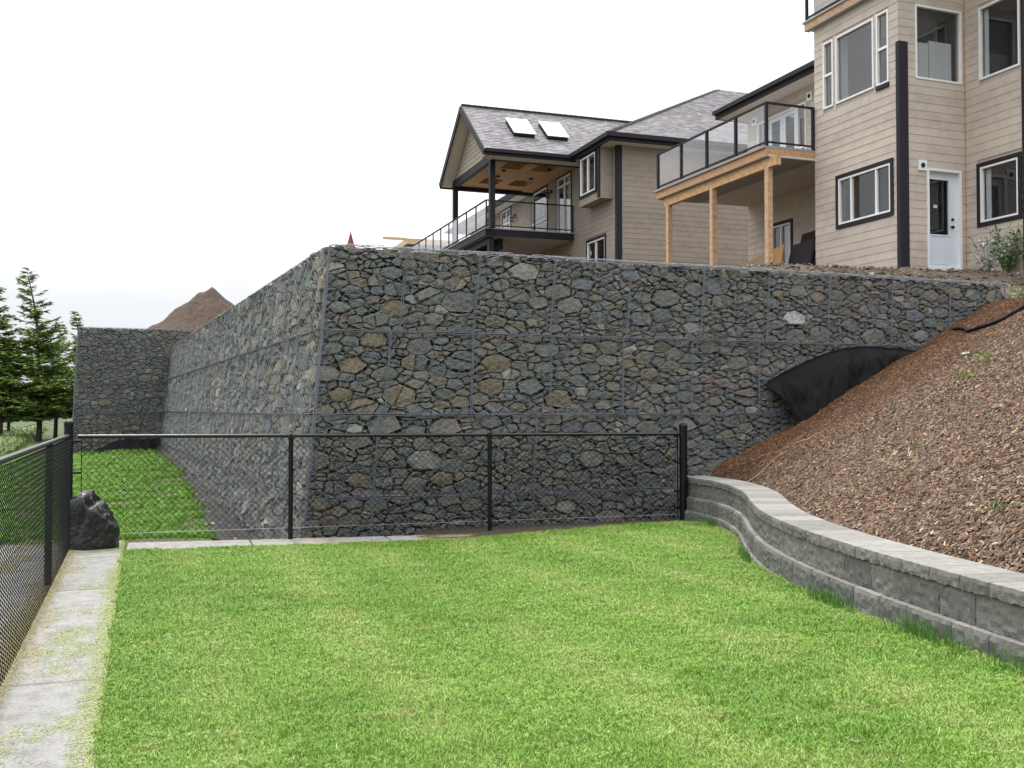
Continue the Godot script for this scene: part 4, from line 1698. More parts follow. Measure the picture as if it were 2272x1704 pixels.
func lantern(parent: Node3D, at: Vector3) -> void:
	var mb := MB.new()
	mb.box(at + Vector3(-0.03, -0.06, -0.06), at + Vector3(0, 0.1, 0.06))
	mb.box(at + Vector3(-0.2, 0.05, -0.015), at + Vector3(-0.03, 0.08, 0.015))
	mb.box(at + Vector3(-0.26, -0.05, -0.09), at + Vector3(-0.08, -0.02, 0.09))
	mb.box(at + Vector3(-0.24, -0.25, -0.07), at + Vector3(-0.1, -0.23, 0.07))
	for x in [-0.24, -0.115]:
		for z in [-0.07, 0.055]:
			mb.box(at + Vector3(x, -0.24, z), at + Vector3(x + 0.015, -0.04, z + 0.015))
	put("wall_lantern", mb, parent, M.trim)


func rail_run(parent: Node3D, stops: Array, top: float, low: float, post_w: float, mat_glass: bool) -> void:
	# stops: points on the deck's edge, one per upright
	var posts := MB.new()
	for k in stops.size():
		var q: Vector3 = stops[k]
		var one := MB.new()
		one.box(q + Vector3(-post_w / 2, -0.02, -post_w / 2), q + Vector3(post_w / 2, top, post_w / 2))
		put("rail_post", one, parent, M.trim)
		if k == 0:
			continue
		var o: Vector3 = stops[k - 1]
		var way := (q - o).normalized()
		var bars := MB.new()
		bars.beam(o + Vector3(0, top - 0.02, 0) - way * 0.0, q + Vector3(0, top - 0.02, 0), 0.06, 0.045)
		put("top_rail", bars, parent, M.trim)
		bars = MB.new()
		bars.beam(o + Vector3(0, low, 0), q + Vector3(0, low, 0), 0.04, 0.04)
		put("bottom_rail", bars, parent, M.trim)
		if mat_glass:
			var g := MB.new()
			g.beam(o + way * post_w * 0.5 + Vector3(0, (top + low) / 2, 0), q - way * post_w * 0.5 + Vector3(0, (top + low) / 2, 0), 0.006, top - low - 0.05)
			put("glass_panel", g, parent, M.glass)


func vent(root: Node3D, f: Transform3D, r: float, y: float) -> void:
	var mb := MB.new()
	fbox(mb, f, r - 0.115, r + 0.115, y - 0.115, y + 0.115, 0.005, 0.045)
	var o := put("vent_plate", mb, root, M.white)
	var hole := MB.new()
	hole.tube(PackedVector3Array([f * Vector3(r, y, 0.046), f * Vector3(r, y, 0.062)]), 0.055, 12)
	put("vent_hood", hole, o, M.trim)


func make_near_house() -> void:
	var t := thing("house", "tan sided house at the right, with white door and glass-railed deck on timber posts", "house", p3(8.574, 0, 22.5))
	t.rotation.y = deg_to_rad(20.5)
	var tint := Color(0.545, 0.47, 0.402)
	var fl := face_left(0)
	var ff := face_front(0)
	var base := 4.3
	# bay, left side (r = -a)
	var holes := [[-2.62, -2.24, 8.83, 10.46], [-2.14, -0.80, 8.83, 10.46], [-0.71, -0.31, 8.83, 10.48], [-2.07, -0.28, 5.90, 7.0]]
	sided_wall(t, fl, -2.97, 0.0, base, 12.6, holes, tint)
	window(t, fl, -2.62, -2.24, 8.83, 10.46, [], 0.0, 0.5)
	var bay := window(t, fl, -2.14, -0.80, 8.83, 10.46, [], 0.0, -1, 2.2)
	(bay.get_node("room") as MeshInstance3D).set_surface_override_material(0, M.curtain)   # room coloured pale to stand in for sky reflected in the pane
	window(t, fl, -0.71, -0.31, 8.83, 10.48, [], 0.0, 0.5)
	window(t, fl, -2.07, -0.28, 5.90, 7.0, [0.25, 0.73], 0.095)
	var sill := MB.new()
	fbox(sill, fl, -0.71, -0.29, 8.73, 8.826, 0.027, 0.06)
	put("sill_strip", sill, t, M.trim)
	# bay, front
	holes = [[0.43, 1.75, 8.86, 10.53], [0.72, 1.70, base, 6.88]]
	sided_wall(t, ff, 0.0, 1.85, base, 12.6, holes, tint)
	var big := window(t, ff, 0.43, 1.75, 8.86, 10.53, [], 0.0, -1, 2.4, 0.0)
	for q in [[0.40, 1.0, 9.78], [1.02, 1.66, 9.85]]:
		var pale := MB.new()
		fbox(pale, ff, q[0], q[1], 8.6, q[2], -0.24, -0.2)
		put("pale_sheet", pale, big, M.curtain)
	# the white door
	var d := MB.new()
	frame_ring(d, ff, 0.72, 1.70, 4.6, 6.88, 0.055, -0.12, 0.04)
	var door := put("door_frame", d, t, M.white)
	d = MB.new()
	for q in pieces_round(0.775, 1.645, 4.62, 6.825, [[0.86, 1.42, 5.42, 6.66]]):
		fbox(d, ff, q[0], q[1], q[2], q[3], -0.115, -0.075)
	frame_ring(d, ff, 0.83, 1.45, 5.39, 6.69, 0.03, -0.074, -0.06)
	fbox(d, ff, 0.9, 1.38, 4.75, 5.2, -0.074, -0.066)
	put("door_leaf", d, door, M.door)
	d = MB.new()
	fbox(d, ff, 0.86, 1.42, 5.42, 6.66, -0.098, -0.092)
	put("pane", d, door, M.glass)
	d = MB.new()
	d.tube(PackedVector3Array([ff * Vector3(1.52, 5.78, -0.075), ff * Vector3(1.52, 5.78, -0.045)]), 0.032, 12)
	put("deadbolt", d, door, M.trim)
	d = MB.new()
	d.tube(PackedVector3Array([ff * Vector3(1.52, 5.61, -0.075), ff * Vector3(1.52, 5.61, -0.03)]), 0.034, 12)
	d.tube(PackedVector3Array([ff * Vector3(1.52, 5.61, -0.025), ff * Vector3(1.42, 5.61, -0.025)]), 0.012, 8)
	put("handle", d, door, M.trim)
	d = MB.new()
	fbox(d, ff, 1.0, 1.11, 6.02, 6.09, -0.0905, -0.0895)
	put("sticker", d, door, M.curtain)
	d = MB.new()
	fbox(d, ff, 0.7, 1.72, 4.2, 6.95, -1.7, -1.65); fbox(d, ff, 0.65, 0.7, 4.2, 6.95, -1.65, -0.165); fbox(d, ff, 1.72, 1.77, 4.2, 6.95, -1.65, -0.165)
	fbox(d, ff, 0.65, 1.77, 6.95, 7.0, -1.7, -0.165); fbox(d, ff, 0.65, 1.77, 4.2, 4.5, -1.65, -0.165)
	put("room", d, door, M.room)
	vent(t, ff, 0.595, 6.92)
	# dark corner board, unpainted strip in the inside corner
	var cb := MB.new()
	fbox(cb, ff, -0.02, 0.2, base, 9.64, 0.012, 0.05); fbox(cb, fl, -0.062, 0.0485, base, 9.6405, 0.012, 0.047)
	put("corner_board", cb, t, M.trim)
	cb = MB.new()
	cb.col = Color(0.55, 0.36, 0.17)
	fbox(cb, ff, 1.822, 1.85, base, 12.6, 0.005, 0.034)
	put("corner_strip", cb, t, M.wood)
	# the wing on the right, its left side
	var fw := face_left(1.85)
	holes = [[0.45, 1.57, 8.83, 10.46], [0.36, 1.58, 5.55, 6.97]]
	sided_wall(t, fw, 0.03, 1.66, base, 12.6, holes, tint)
	window(t, fw, 0.45, 1.57, 8.83, 10.46, [], 0.0, -1, 2.6, -0.14)
	window(t, fw, 0.45, 1.49, 5.64, 6.88, [], 0.095, -1, 1.8, -0.17)
	cb = MB.new()
	fbox(cb, fw, 1.62, 1.68, base, 12.6, 0.012, 0.05); fbox(cb, face_front(1.66), 1.802, 1.95, base, 12.6, 0.0, 0.018)
	put("corner_board", cb, t, M.trim)
	sided_wall(t, face_front(1.66), 1.95, 5.0, base, 12.6, [], tint)
	# roof over the tall part
	var top := MB.new()
	slab_on(top, [hv(3.4, -0.4, 13.0), hv(-2.1, -0.4, 13.0), hv(-2.1, 6, 13.0), hv(3.4, 6, 13.0)], 0.25)
	put("upper_roof", top, t, M.gray)
	# set-back left side behind the deck
	var fr := face_left(1.67)
	holes = [[-7.27, -6.2, 5.35, 6.9], [-7.9, -5.56, 7.93, 10.06]]
	sided_wall(t, fr, -8.43, -2.97, base, 10.5, holes, tint)
	window(t, fr, -7.18, -6.29, 5.44, 6.81, [0.47], 0.095, -1, 1.4, 0.5)
	window(t, fr, -7.9, -7.45, 7.93, 10.04, [], 0.0, -1, 1.6)
	window(t, fr, -5.94, -5.56, 7.93, 10.06, [], 0.0, 0.42, 1.6)
	var fd := MB.new()
	frame_ring(fd, fr, -7.42, -5.97, 7.93, 10.06, 0.05, -0.1, 0.03)
	var french := put("double_door", fd, t, M.white)
	for k in 2:
		var x0: float = [-7.37, -6.69][k]
		var leaf_ := MB.new()
		frame_ring(leaf_, fr, x0, x0 + 0.67, 7.95, 10.01, 0.13, -0.07, -0.02)
		put("door_leaf", leaf_, french, M.door)
		leaf_ = MB.new()
		fbox(leaf_, fr, x0 + 0.13, x0 + 0.54, 8.08, 9.88, -0.05, -0.044)
		put("pane", leaf_, french, M.glass)
	var rm := MB.new()
	fbox(rm, fr, -7.95, -5.5, 7.8, 10.1, -2.0, -1.95)
	put("room", rm, french, M.room)
	vent(t, fr, -8.05, 10.15)
	vent(t, fr, -5.38, 10.15)
	var far_end := MB.new()
	far_end.box(hv(8.42, 1.84, base), hv(8.25, 9.0, 10.5))
	put("end_wall", far_end, t, M.soffit)
	# its roof edge
	var so := MB.new()
	so.box(hv(2.9, 1.08, 10.46), hv(9.18, 1.66, 10.50))
	so.box(hv(8.44, 1.67, 10.461), hv(9.18, 8.0, 10.499))
	var roof := put("soffit", so, t, M.soffit)
	var fa_ := MB.new()
	fa_.box(hv(2.9, 1.02, 10.45), hv(9.24, 1.075, 10.66)); fa_.box(hv(9.185, 1.076, 10.45), hv(9.24, 8.0, 10.66))
	put("fascia", fa_, roof, M.trim)
	fa_ = MB.new()
	fa_.box(hv(2.9, 0.92, 10.58), hv(9.25, 1.018, 10.70))
	put("gutter", fa_, roof, M.trim)
	var rp := MB.new()
	rp.col = grey(0.2)
	slab_on(rp, [hv(9.24, 1.0, 10.72), hv(2.9, 1.0, 10.72), hv(2.9, 5.6, 12.9), hv(6.0, 5.6, 12.9)], 0.05)
	put("lower_roof", rp, roof, M.shingle)
	# deck
	var dk := MB.new()
	dk.box(hv(2.972, -1.36, 7.66), hv(8.46, 1.64, 7.70))
	var deck := put("deck_soffit", dk, t, M.soffit)
	dk = MB.new()
	dk.box(hv(2.975, -1.5, 7.86), hv(8.58, 1.64, 7.92))
	put("deck_floor", dk, deck, M.gray)
	for q in [[hv(2.98, -1.44, 7.66), hv(8.5, -1.40, 7.858)], [hv(2.98, -1.397, 7.66), hv(3.02, -0.002, 7.858)], [hv(8.46, -1.397, 7.66), hv(8.5, 1.64, 7.858)]]:
		dk = MB.new()
		dk.col = Color(0.62, 0.44, 0.30)
		dk.box(q[0], q[1])
		put("rim_board", dk, deck, M.wood)
	dk = MB.new()
	dk.box(hv(2.98, -1.43, 7.645), hv(8.49, -0.004, 7.657))
	put("drip_edge", dk, deck, M.gray)
	dk = MB.new()
	dk.col = Color(0.66, 0.49, 0.30)
	dk.box(hv(2.72, -1.33, 7.40), hv(8.25, -1.19, 7.64))
	put("deck_beam", dk, t, M.wood)
	for a in [3.12, 5.66, 8.05]:
		dk = MB.new()
		dk.col = Color(0.66, 0.50, 0.37)
		dk.box(hv(a - 0.07, -1.345, 4.3), hv(a + 0.07, -1.205, 7.398))
		put("deck_post", dk, t, M.wood)
	var rails := MB.new()
	rails.box(hv(3.0, -1.44, 7.925), hv(8.5, -1.38, 7.935))
	var rail := put("deck_railing", rails, t, M.trim)
	rail_run(rail, [hv(3.0, -0.045, 7.93), hv(3.0, -1.41, 7.93), hv(4.34, -1.41, 7.93), hv(5.74, -1.41, 7.93), hv(7.1, -1.41, 7.93), hv(8.45, -1.41, 7.93)], 1.06, 0.08, 0.07, true)
	# the upper deck's edge
	var up := MB.new()
	up.box(hv(-0.6, -0.16, 10.93), hv(3.16, -0.031, 10.96))
	var upper := put("upper_deck", up, t, M.gray)
	up = MB.new()
	up.col = Color(0.62, 0.46, 0.34)
	up.box(hv(-0.6, -0.16, 10.961), hv(3.16, -0.12, 11.12)); up.box(hv(3.12, -0.119, 10.961), hv(3.16, 1.4, 11.12))
	put("rim_board", up, upper, M.wood)
	up = MB.new()
	up.box(hv(-0.6, -0.2, 11.122), hv(3.2, -0.031, 11.17))
	put("deck_floor", up, upper, M.gray)
	rail_run(upper, [hv(3.1, -0.13, 11.172), hv(1.8, -0.13, 11.172), hv(0.5, -0.13, 11.172)], 1.06, 0.08, 0.06, true)


func make_far_house() -> void:
	var t := thing("house", "brown sided house beyond the wall with gable-roofed balcony and two skylights", "house", p3(3.688, 0, 35.5))
	t.rotation.y = deg_to_rad(19.3)
	var tint := Color(0.315, 0.268, 0.222)
	var base := 4.9
	sided_wall(t, face_front(0), 0.0, 12.0, base, 10.72, [], tint)
	var fl := face_left(0)
	var holes := [[-2.72, -0.95, 6.1, 7.77], [-5.72, -4.12, 8.25, 10.75], [-8.6, -6.66, 8.7, 10.72], [-12.78, -11.2, 8.3, 10.72], [-6.6, -4.3, 5.15, 7.45]]
	sided_wall(t, fl, -17.0, 0.0, base, 10.72, holes, tint)
	window(t, fl, -2.62, -1.05, 6.2, 7.67, [0.47], 0.1, -1, 1.4, 0.0)
	var pd := window(t, fl, -5.64, -4.2, 8.27, 10.67, [0.5], 0.08, 0.86, 1.8, 0.45, "patio_door")
	window(t, fl, -8.52, -6.74, 8.78, 10.64, [], 0.08, 0.3, 1.6, 0.0)
	window(t, fl, -12.7, -11.28, 8.3, 10.64, [0.55], 0.08, 0.72, 1.6, 0.4, "patio_door")
	window(t, fl, -6.5, -4.4, 5.2, 7.36, [0.5], 0.09, -1, 1.6, 0.0, "patio_door")
	# boxed-out window
	var bw := MB.new()
	bw.col = tint
	for q in pieces_round(-2.26, -0.37, 8.9, 10.7, [[-2.1, -0.76, 9.27, 10.62]]):
		fbox(bw, face_left(-0.5), q[0], q[1], q[2], q[3], -0.07, 0.0)
	bw.box(hv(2.26, -0.43, 8.9), hv(2.2, -0.03, 10.7)); bw.box(hv(0.37, -0.43, 8.9), hv(0.43, -0.03, 10.7)); bw.box(hv(2.2, -0.43, 8.9), hv(0.43, -0.03, 8.96))
	var box := put("box_window", bw, t, M.siding_near)
	window(box, face_left(-0.5), -2.1, -0.76, 9.27, 10.62, [0.48], 0.0, -1, 0.0)
	bw = MB.new()
	frame_ring(bw, face_left(-0.5), -2.2, -0.66, 9.17, 10.72, 0.098, 0.001, 0.04)
	fbox(bw, face_left(-0.5), -0.55, -0.36, 8.95, 10.705, 0.001, 0.05)
	put("trim", bw, box, M.trim)
	bw = MB.new()
	fbox(bw, fl, -2.3, -0.3, 9.0, 10.69, -1.4, -1.35)
	put("room", bw, box, M.room)
	var cb := MB.new()
	fbox(cb, fl, -0.14, 0.042, base, 10.7, 0.012, 0.05); fbox(cb, face_front(0), -0.011, 0.14, base, 10.701, 0.012, 0.045)
	put("corner_board", cb, t, M.trim)
	for q in [hv(6.2, -0.03, 10.3), hv(10.6, -0.03, 10.1)]:
		lantern(t, q)
	# main roof: soffit, fascia, hipped slopes
	var so := MB.new()
	so.box(hv(-0.55, -0.55, 10.70), hv(3.2, -0.03, 10.74)); so.box(hv(-0.55, -0.029, 10.701), hv(-0.03, 12.5, 10.739)); so.box(hv(8.2, -0.55, 10.70), hv(17.5, -0.03, 10.74))
	var roof := put("soffit", so, t, M.soffit)
	var fa_ := MB.new()
	fa_.box(hv(-0.62, -0.62, 10.68), hv(3.1, -0.552, 10.92)); fa_.box(hv(-0.62, -0.551, 10.68), hv(-0.552, 12.5, 10.92)); fa_.box(hv(8.3, -0.62, 10.68), hv(17.5, -0.552, 10.92))
	put("fascia", fa_, roof, M.trim)
	fa_ = MB.new()
	fa_.box(hv(-0.74, -0.74, 10.80), hv(3.1, -0.622, 10.95)); fa_.box(hv(-0.74, -0.621, 10.80), hv(-0.622, 12.5, 10.95))
	put("gutter", fa_, roof, M.trim)
	var rise := 5.62 / 10.4
	var pk := hv(9.8, 9.8, 16.55)
	var pk2 := hv(9.8, 14.0, 16.55)
	var e0 := hv(-0.66, -0.66, 10.93)
	var e1 := hv(-0.66, 20.0, 10.93)
	var sl := MB.new()
	sl.col = grey(0.12)
	slab_on(sl, [e0, e1, pk2, pk], 0.08)
	slab_on(sl, [hv(20.2, -0.66, 10.93), e0, pk], 0.08)
	slab_on(sl, [hv(20.2, 20.0, 10.93), hv(20.2, -0.66, 10.93), pk, pk2], 0.08)
	var decking := put("roof", sl, t, M.shingle)
	var sh := MB.new()
	var up := Vector3(0, rise, -1).normalized()
	var run := sqrt(10.46 * 10.46 + 5.62 * 5.62)
	shingles(sh, e0 + Vector3(0, 0.002, 0), Vector3(1, 0, 0), up, [Vector2(0, 0), Vector2(16.0, 0), Vector2(15.2, run), Vector2(10.46, run)], Color(0.30, 0.285, 0.295))
	as_kind(put("shingles", sh, decking, M.shingle), "stuff")
	var ridge := MB.new()
	for k in 60:
		var q := e0.lerp(pk, k / 60.0) + Vector3(0, 0.03, 0)
		var q2 := e0.lerp(pk, (k + 1.15) / 60.0) + Vector3(0, 0.02, 0)
		ridge.col = grey(rnd(0.16, 0.25))
		ridge.beam(q + Vector3(0, 0.012, 0), q2, 0.24, 0.018)
	as_kind(put("ridge_caps", ridge, decking, M.shingle), "stuff")
	# gabled roof over the balcony: eaves at a = 2.65 and 8.65, ridge between
	var ga := 2.62
	var gb := 8.68
	var gm := 5.65
	var gy := 10.86
	var gt := 13.28
	var gx := -4.02
	var near_up := hv(gm, 0, gt) - hv(ga, 0, gy)
	var g_run := near_up.length()
	near_up = near_up.normalized()
	sl = MB.new()
	sl.col = grey(0.12)
	slab_on(sl, [hv(ga, gx, gy), hv(ga, -0.4, gy), hv(gm, 3.6, gt), hv(gm, gx, gt)], 0.09)
	slab_on(sl, [hv(gb, -0.4, gy), hv(gb, gx, gy), hv(gm, gx, gt), hv(gm, 3.6, gt)], 0.09)
	var gable := put("balcony_roof", sl, t, M.shingle)
	sh = MB.new()
	shingles(sh, hv(ga, gx, gy + 0.002), Vector3(1, 0, 0), near_up, [Vector2(0, 0), Vector2(3.6, 0), Vector2(7.6, g_run), Vector2(0, g_run)], Color(0.31, 0.295, 0.305))
	var far_up := (hv(gm, 0, gt) - hv(gb, 0, gy)).normalized()
	shingles(sh, hv(gb, 3.6, gy + 0.002), Vector3(-1, 0, 0), far_up, [Vector2(4.0, 0), Vector2(7.6, 0), Vector2(7.6, g_run), Vector2(0, g_run)], Color(0.31, 0.295, 0.305))
	as_kind(put("shingles", sh, gable, M.shingle), "stuff")
	ridge = MB.new()
	for k in 34:
		var x := gx + k * 0.225
		ridge.col = grey(rnd(0.16, 0.25))
		ridge.beam(hv(gm, x, gt + 0.05), hv(gm, x + 0.26, gt + 0.035), 0.24, 0.018)
	as_kind(put("ridge_caps", ridge, gable, M.shingle), "stuff")
	# rakes, eave board, soffits of the gable
	var rk := MB.new()
	for q in [[hv(ga, gx - 0.03, gy), hv(gm, gx - 0.03, gt)], [hv(gb, gx - 0.03, gy), hv(gm, gx - 0.03, gt)]]:
		rk.beam(q[0] - Vector3(0, 0.1, 0), q[1] - Vector3(0, 0.1, 0), 0.05, 0.24)
	rk.box(hv(ga - 0.05, gx, gy - 0.2), hv(ga + 0.02, -0.5, gy + 0.0)); rk.box(hv(gb + 0.05, gx, gy - 0.2), hv(gb - 0.02, -0.5, gy))
	put("rake_board", rk, gable, M.trim)
	rk = MB.new()
	rk.box(hv(ga - 0.14, gx, gy - 0.1), hv(ga - 0.052, -0.75, gy + 0.02))
	put("gutter", rk, gable, M.trim)
	rk = MB.new()
	rk.box(hv(ga + 0.021, gx + 0.02, gy - 0.19), hv(3.22, -0.04, gy - 0.155))
	for q in [[ga, 1.0], [gb, -1.0]]:
		var lo := hv(q[0] + q[1] * 0.03, gx + 0.02, gy - 0.12)
		var hi := hv(gm, gx + 0.02, gt - 0.12)
		var back := Vector3(0.5, 0, 0)
		if q[1] > 0:
			slab_on(rk, [lo, lo + back, hi + back, hi], 0.03)
		else:
			slab_on(rk, [lo + back, lo, hi, hi + back], 0.03)
	put("soffit", rk, gable, M.soffit)
	# the sided triangle in the gable
	var tri := MB.new()
	tri.col = tint
	var gl := face_left(-3.5)
	slab_tri(tri, gl, -8.2, -3.1, 10.95, gt - 0.25)
	var tw := put("gable_wall", tri, t, M.siding_near)
	var y := 10.95
	while y < gt - 0.42:
		var top := y + 0.1835
		var half := (gt - 0.27 - (y + 0.1)) / (gt - gy) * (gm - ga)
		var b := MB.new()
		var g := rnd(0.95, 1.04)
		b.col = Color(tint.r * g * 1.12, tint.g * g * 1.12, tint.b * g * 1.12)
		var r0 := -gm - half
		var r1 := -gm + half
		var cut := 0.1835 / (gt - gy) * (gm - ga) * 0.5
		var q := []
		for c in [[r0 - cut, y, 0.026], [r1 + cut, y, 0.026], [r1 + cut, y, 0.002], [r0 - cut, y, 0.002], [r0 + cut, top, 0.012], [r1 - cut, top, 0.012], [r1 - cut, top, 0.002], [r0 + cut, top, 0.002]]:
			q.append(gl * Vector3(c[0], c[1], c[2]))
		b.hexa(q)
		put("siding_board", b, tw, M.siding_near)
		y += 0.1835
	# beams, posts, timber ceiling with light wells
	var bm := MB.new()
	bm.box(hv(3.2, -3.56, 10.66), hv(8.5, -3.38, 10.945))
	put("balcony_beam", bm, t, M.trim)
	bm = MB.new()
	bm.box(hv(8.32, -3.37, 10.58), hv(8.52, -0.03, 10.9))
	put("balcony_beam", bm, t, M.trim)
	bm = MB.new()
	bm.box(hv(3.25, -3.37, 10.662), hv(3.45, -0.03, 10.70))
	put("balcony_beam", bm, t, M.trim)
	for a in [3.55, 8.42]:
		bm = MB.new()
		bm.box(hv(a - 0.1, -3.55, 8.2), hv(a + 0.1, -3.35, 10.658))
		put("balcony_post", bm, t, M.trim)
	for a in [4.1, 12.0]:
		bm = MB.new()
		bm.box(hv(a - 0.1, -3.42, 4.8), hv(a + 0.1, -3.22, 7.9))
		put("balcony_post", bm, t, M.trim)
	var wells := [[-2.75, -1.95, 3.75, 4.75], [-1.5, -0.7, 3.75, 4.75], [-2.75, -1.95, 6.5, 7.5], [-1.5, -0.7, 6.5, 7.5]]
	var cl := MB.new()
	cl.col = Color(0.56, 0.37, 0.19)
	for q in pieces_round(-3.37, -0.03, 3.46, 8.31, wells):
		cl.box(hv(q[2], q[0], 10.74), hv(q[3], q[1], 10.78))
	var ceiling := put("timber_ceiling", cl, t, M.wood)
	for w in wells:
		var well := MB.new()
		well.col = Color(0.62, 0.42, 0.22)  # lighter wood stands in for daylight; the wells are closed on top
		well.box(hv(w[2] - 0.03, w[0] - 0.03, 10.79), hv(w[2], w[1] + 0.03, 11.25)); well.box(hv(w[3], w[0] - 0.03, 10.79), hv(w[3] + 0.03, w[1] + 0.03, 11.25))
		well.box(hv(w[2], w[0] - 0.03, 10.79), hv(w[3], w[0], 11.25)); well.box(hv(w[2], w[1], 10.79), hv(w[3], w[1] + 0.03, 11.25))
		well.box(hv(w[2] - 0.03, w[0] - 0.03, 11.251), hv(w[3] + 0.03, w[1] + 0.03, 11.28))
		put("light_well", well, ceiling, M.wood)
	for q in [hv(4.25, -0.9, 10.74), hv(6.0, -2.4, 10.74), hv(6.0, -1.0, 10.74), hv(5.0, -2.5, 10.74)]:
		var spot_ := MB.new()
		spot_.tube(PackedVector3Array([q - Vector3(0, 0.05, 0), q]), 0.09, 12)
		put("ceiling_fitting", spot_, ceiling, M.trim)
	# skylights
	var nn := Vector3(1, 0, 0).cross(near_up).normalized()
	for x in [-2.55, -1.2]:
		var at := hv(ga, x, gy) + near_up * 1.35
		var f := Transform3D(Basis(Vector3(1, 0, 0), near_up, nn), at)
		var k := MB.new()
		k.box(Vector3(0, 0, 0), Vector3(0.82, 1.25, 0.17), f)
		var kerb := put("skylight", k, gable, M.trim)
		k = MB.new()
		k.box(Vector3(-0.03, -0.03, 0.172), Vector3(0.85, 1.28, 0.2), f)
		put("skylight_glass", k, kerb, M.skylight)
	# balcony floor and railing
	var dk := MB.new()
	dk.box(hv(3.95, -3.52, 8.0), hv(16.0, -0.03, 8.05))
	var deck := put("balcony_floor", dk, t, M.soffit)
	dk = MB.new()
	dk.box(hv(3.88, -3.60, 7.97), hv(16.0, -3.522, 8.22)); dk.box(hv(3.88, -3.521, 7.97), hv(3.948, -0.03, 8.22))
	put("fascia", dk, deck, M.trim)
	dk = MB.new()
	dk.box(hv(3.85, -3.63, 8.222), hv(16.0, -0.03, 8.26))
	put("floor_edge", dk, deck, M.gray)
	dk = MB.new()
	dk.box(hv(4.3, -3.4, 7.72), hv(16.0, -3.2, 7.99)); dk.box(hv(4.5, -2.9, 7.6), hv(16, -2.7, 7.98))
	put("floor_beam", dk, deck, M.trim)
	var rails := MB.new()
	rails.box(hv(3.93, -3.58, 8.262), hv(15.5, -3.5, 8.272))
	var rail := put("balcony_railing", rails, t, M.trim)
	var stops := [hv(3.93, -0.06, 8.264), hv(3.93, -1.62, 8.264), hv(3.93, -3.55, 8.264)]
	for k in 9:
		stops.append(hv(3.93 + 1.28 * (k + 1), -3.55, 8.264))
	rail_run(rail, stops, 1.06, 0.1, 0.045, true)


func slab_tri(mb: MB, f: Transform3D, r0: float, r1: float, u0: float, u1: float) -> void:
	var m := (r0 + r1) / 2
	var a := [f * Vector3(r0, u0, 0), f * Vector3(r1, u0, 0), f * Vector3(m, u1, 0)]
	var b := [f * Vector3(r0, u0, -0.1), f * Vector3(r1, u0, -0.1), f * Vector3(m, u1, -0.1)]
	mb.tri(a[0], a[1], a[2]); mb.tri(b[0], b[2], b[1])
	for k in 3:
		var l := (k + 1) % 3
		mb.quad(b[k], b[l], a[l], a[k])


func make_unfinished_house() -> void:
	var at := p3(-5.67, 0, 55)
	var t := thing("unfinished_house", "white unfinished house with raw wood roof edge, just showing beyond the wall", "house", at)
	t.rotation.y = deg_to_rad(19.0)
	var w := MB.new()
	w.box(hv(0.8, 0.7, 4.6), hv(9.0, 9.0, 10.35))
	put("wall", w, t, M.white)
	var r := MB.new()
	r.col = Color(0.74, 0.63, 0.48)
	r.box(hv(0, 0, 10.42), hv(0.05, 9.5, 10.7)); r.box(hv(0.051, 0, 10.42), hv(9.5, 0.05, 10.7))
	r.box(hv(0.0, -1.3, 10.6), hv(0.06, -0.001, 10.75))
	put("roof_edge", r, t, M.wood)
	r = MB.new()
	r.col = Color(0.26, 0.17, 0.11)
	r.box(hv(0.06, 0.06, 10.36), hv(9.4, 9.4, 10.41))
	put("soffit", r, t, M.wood)
	r = MB.new()
	r.col = Color(0.5, 0.42, 0.3)
	slab_on(r, [hv(9.5, 0, 10.72), hv(0, 0, 10.72), hv(4.7, 4.7, 11.3)], 0.04)
	slab_on(r, [hv(0, 0, 10.72), hv(0, 9.5, 10.72), hv(4.7, 4.7, 11.3)], 0.04)
	put("roof", r, t, M.wood)


# ---------------------------------------------------------------- trees and small things

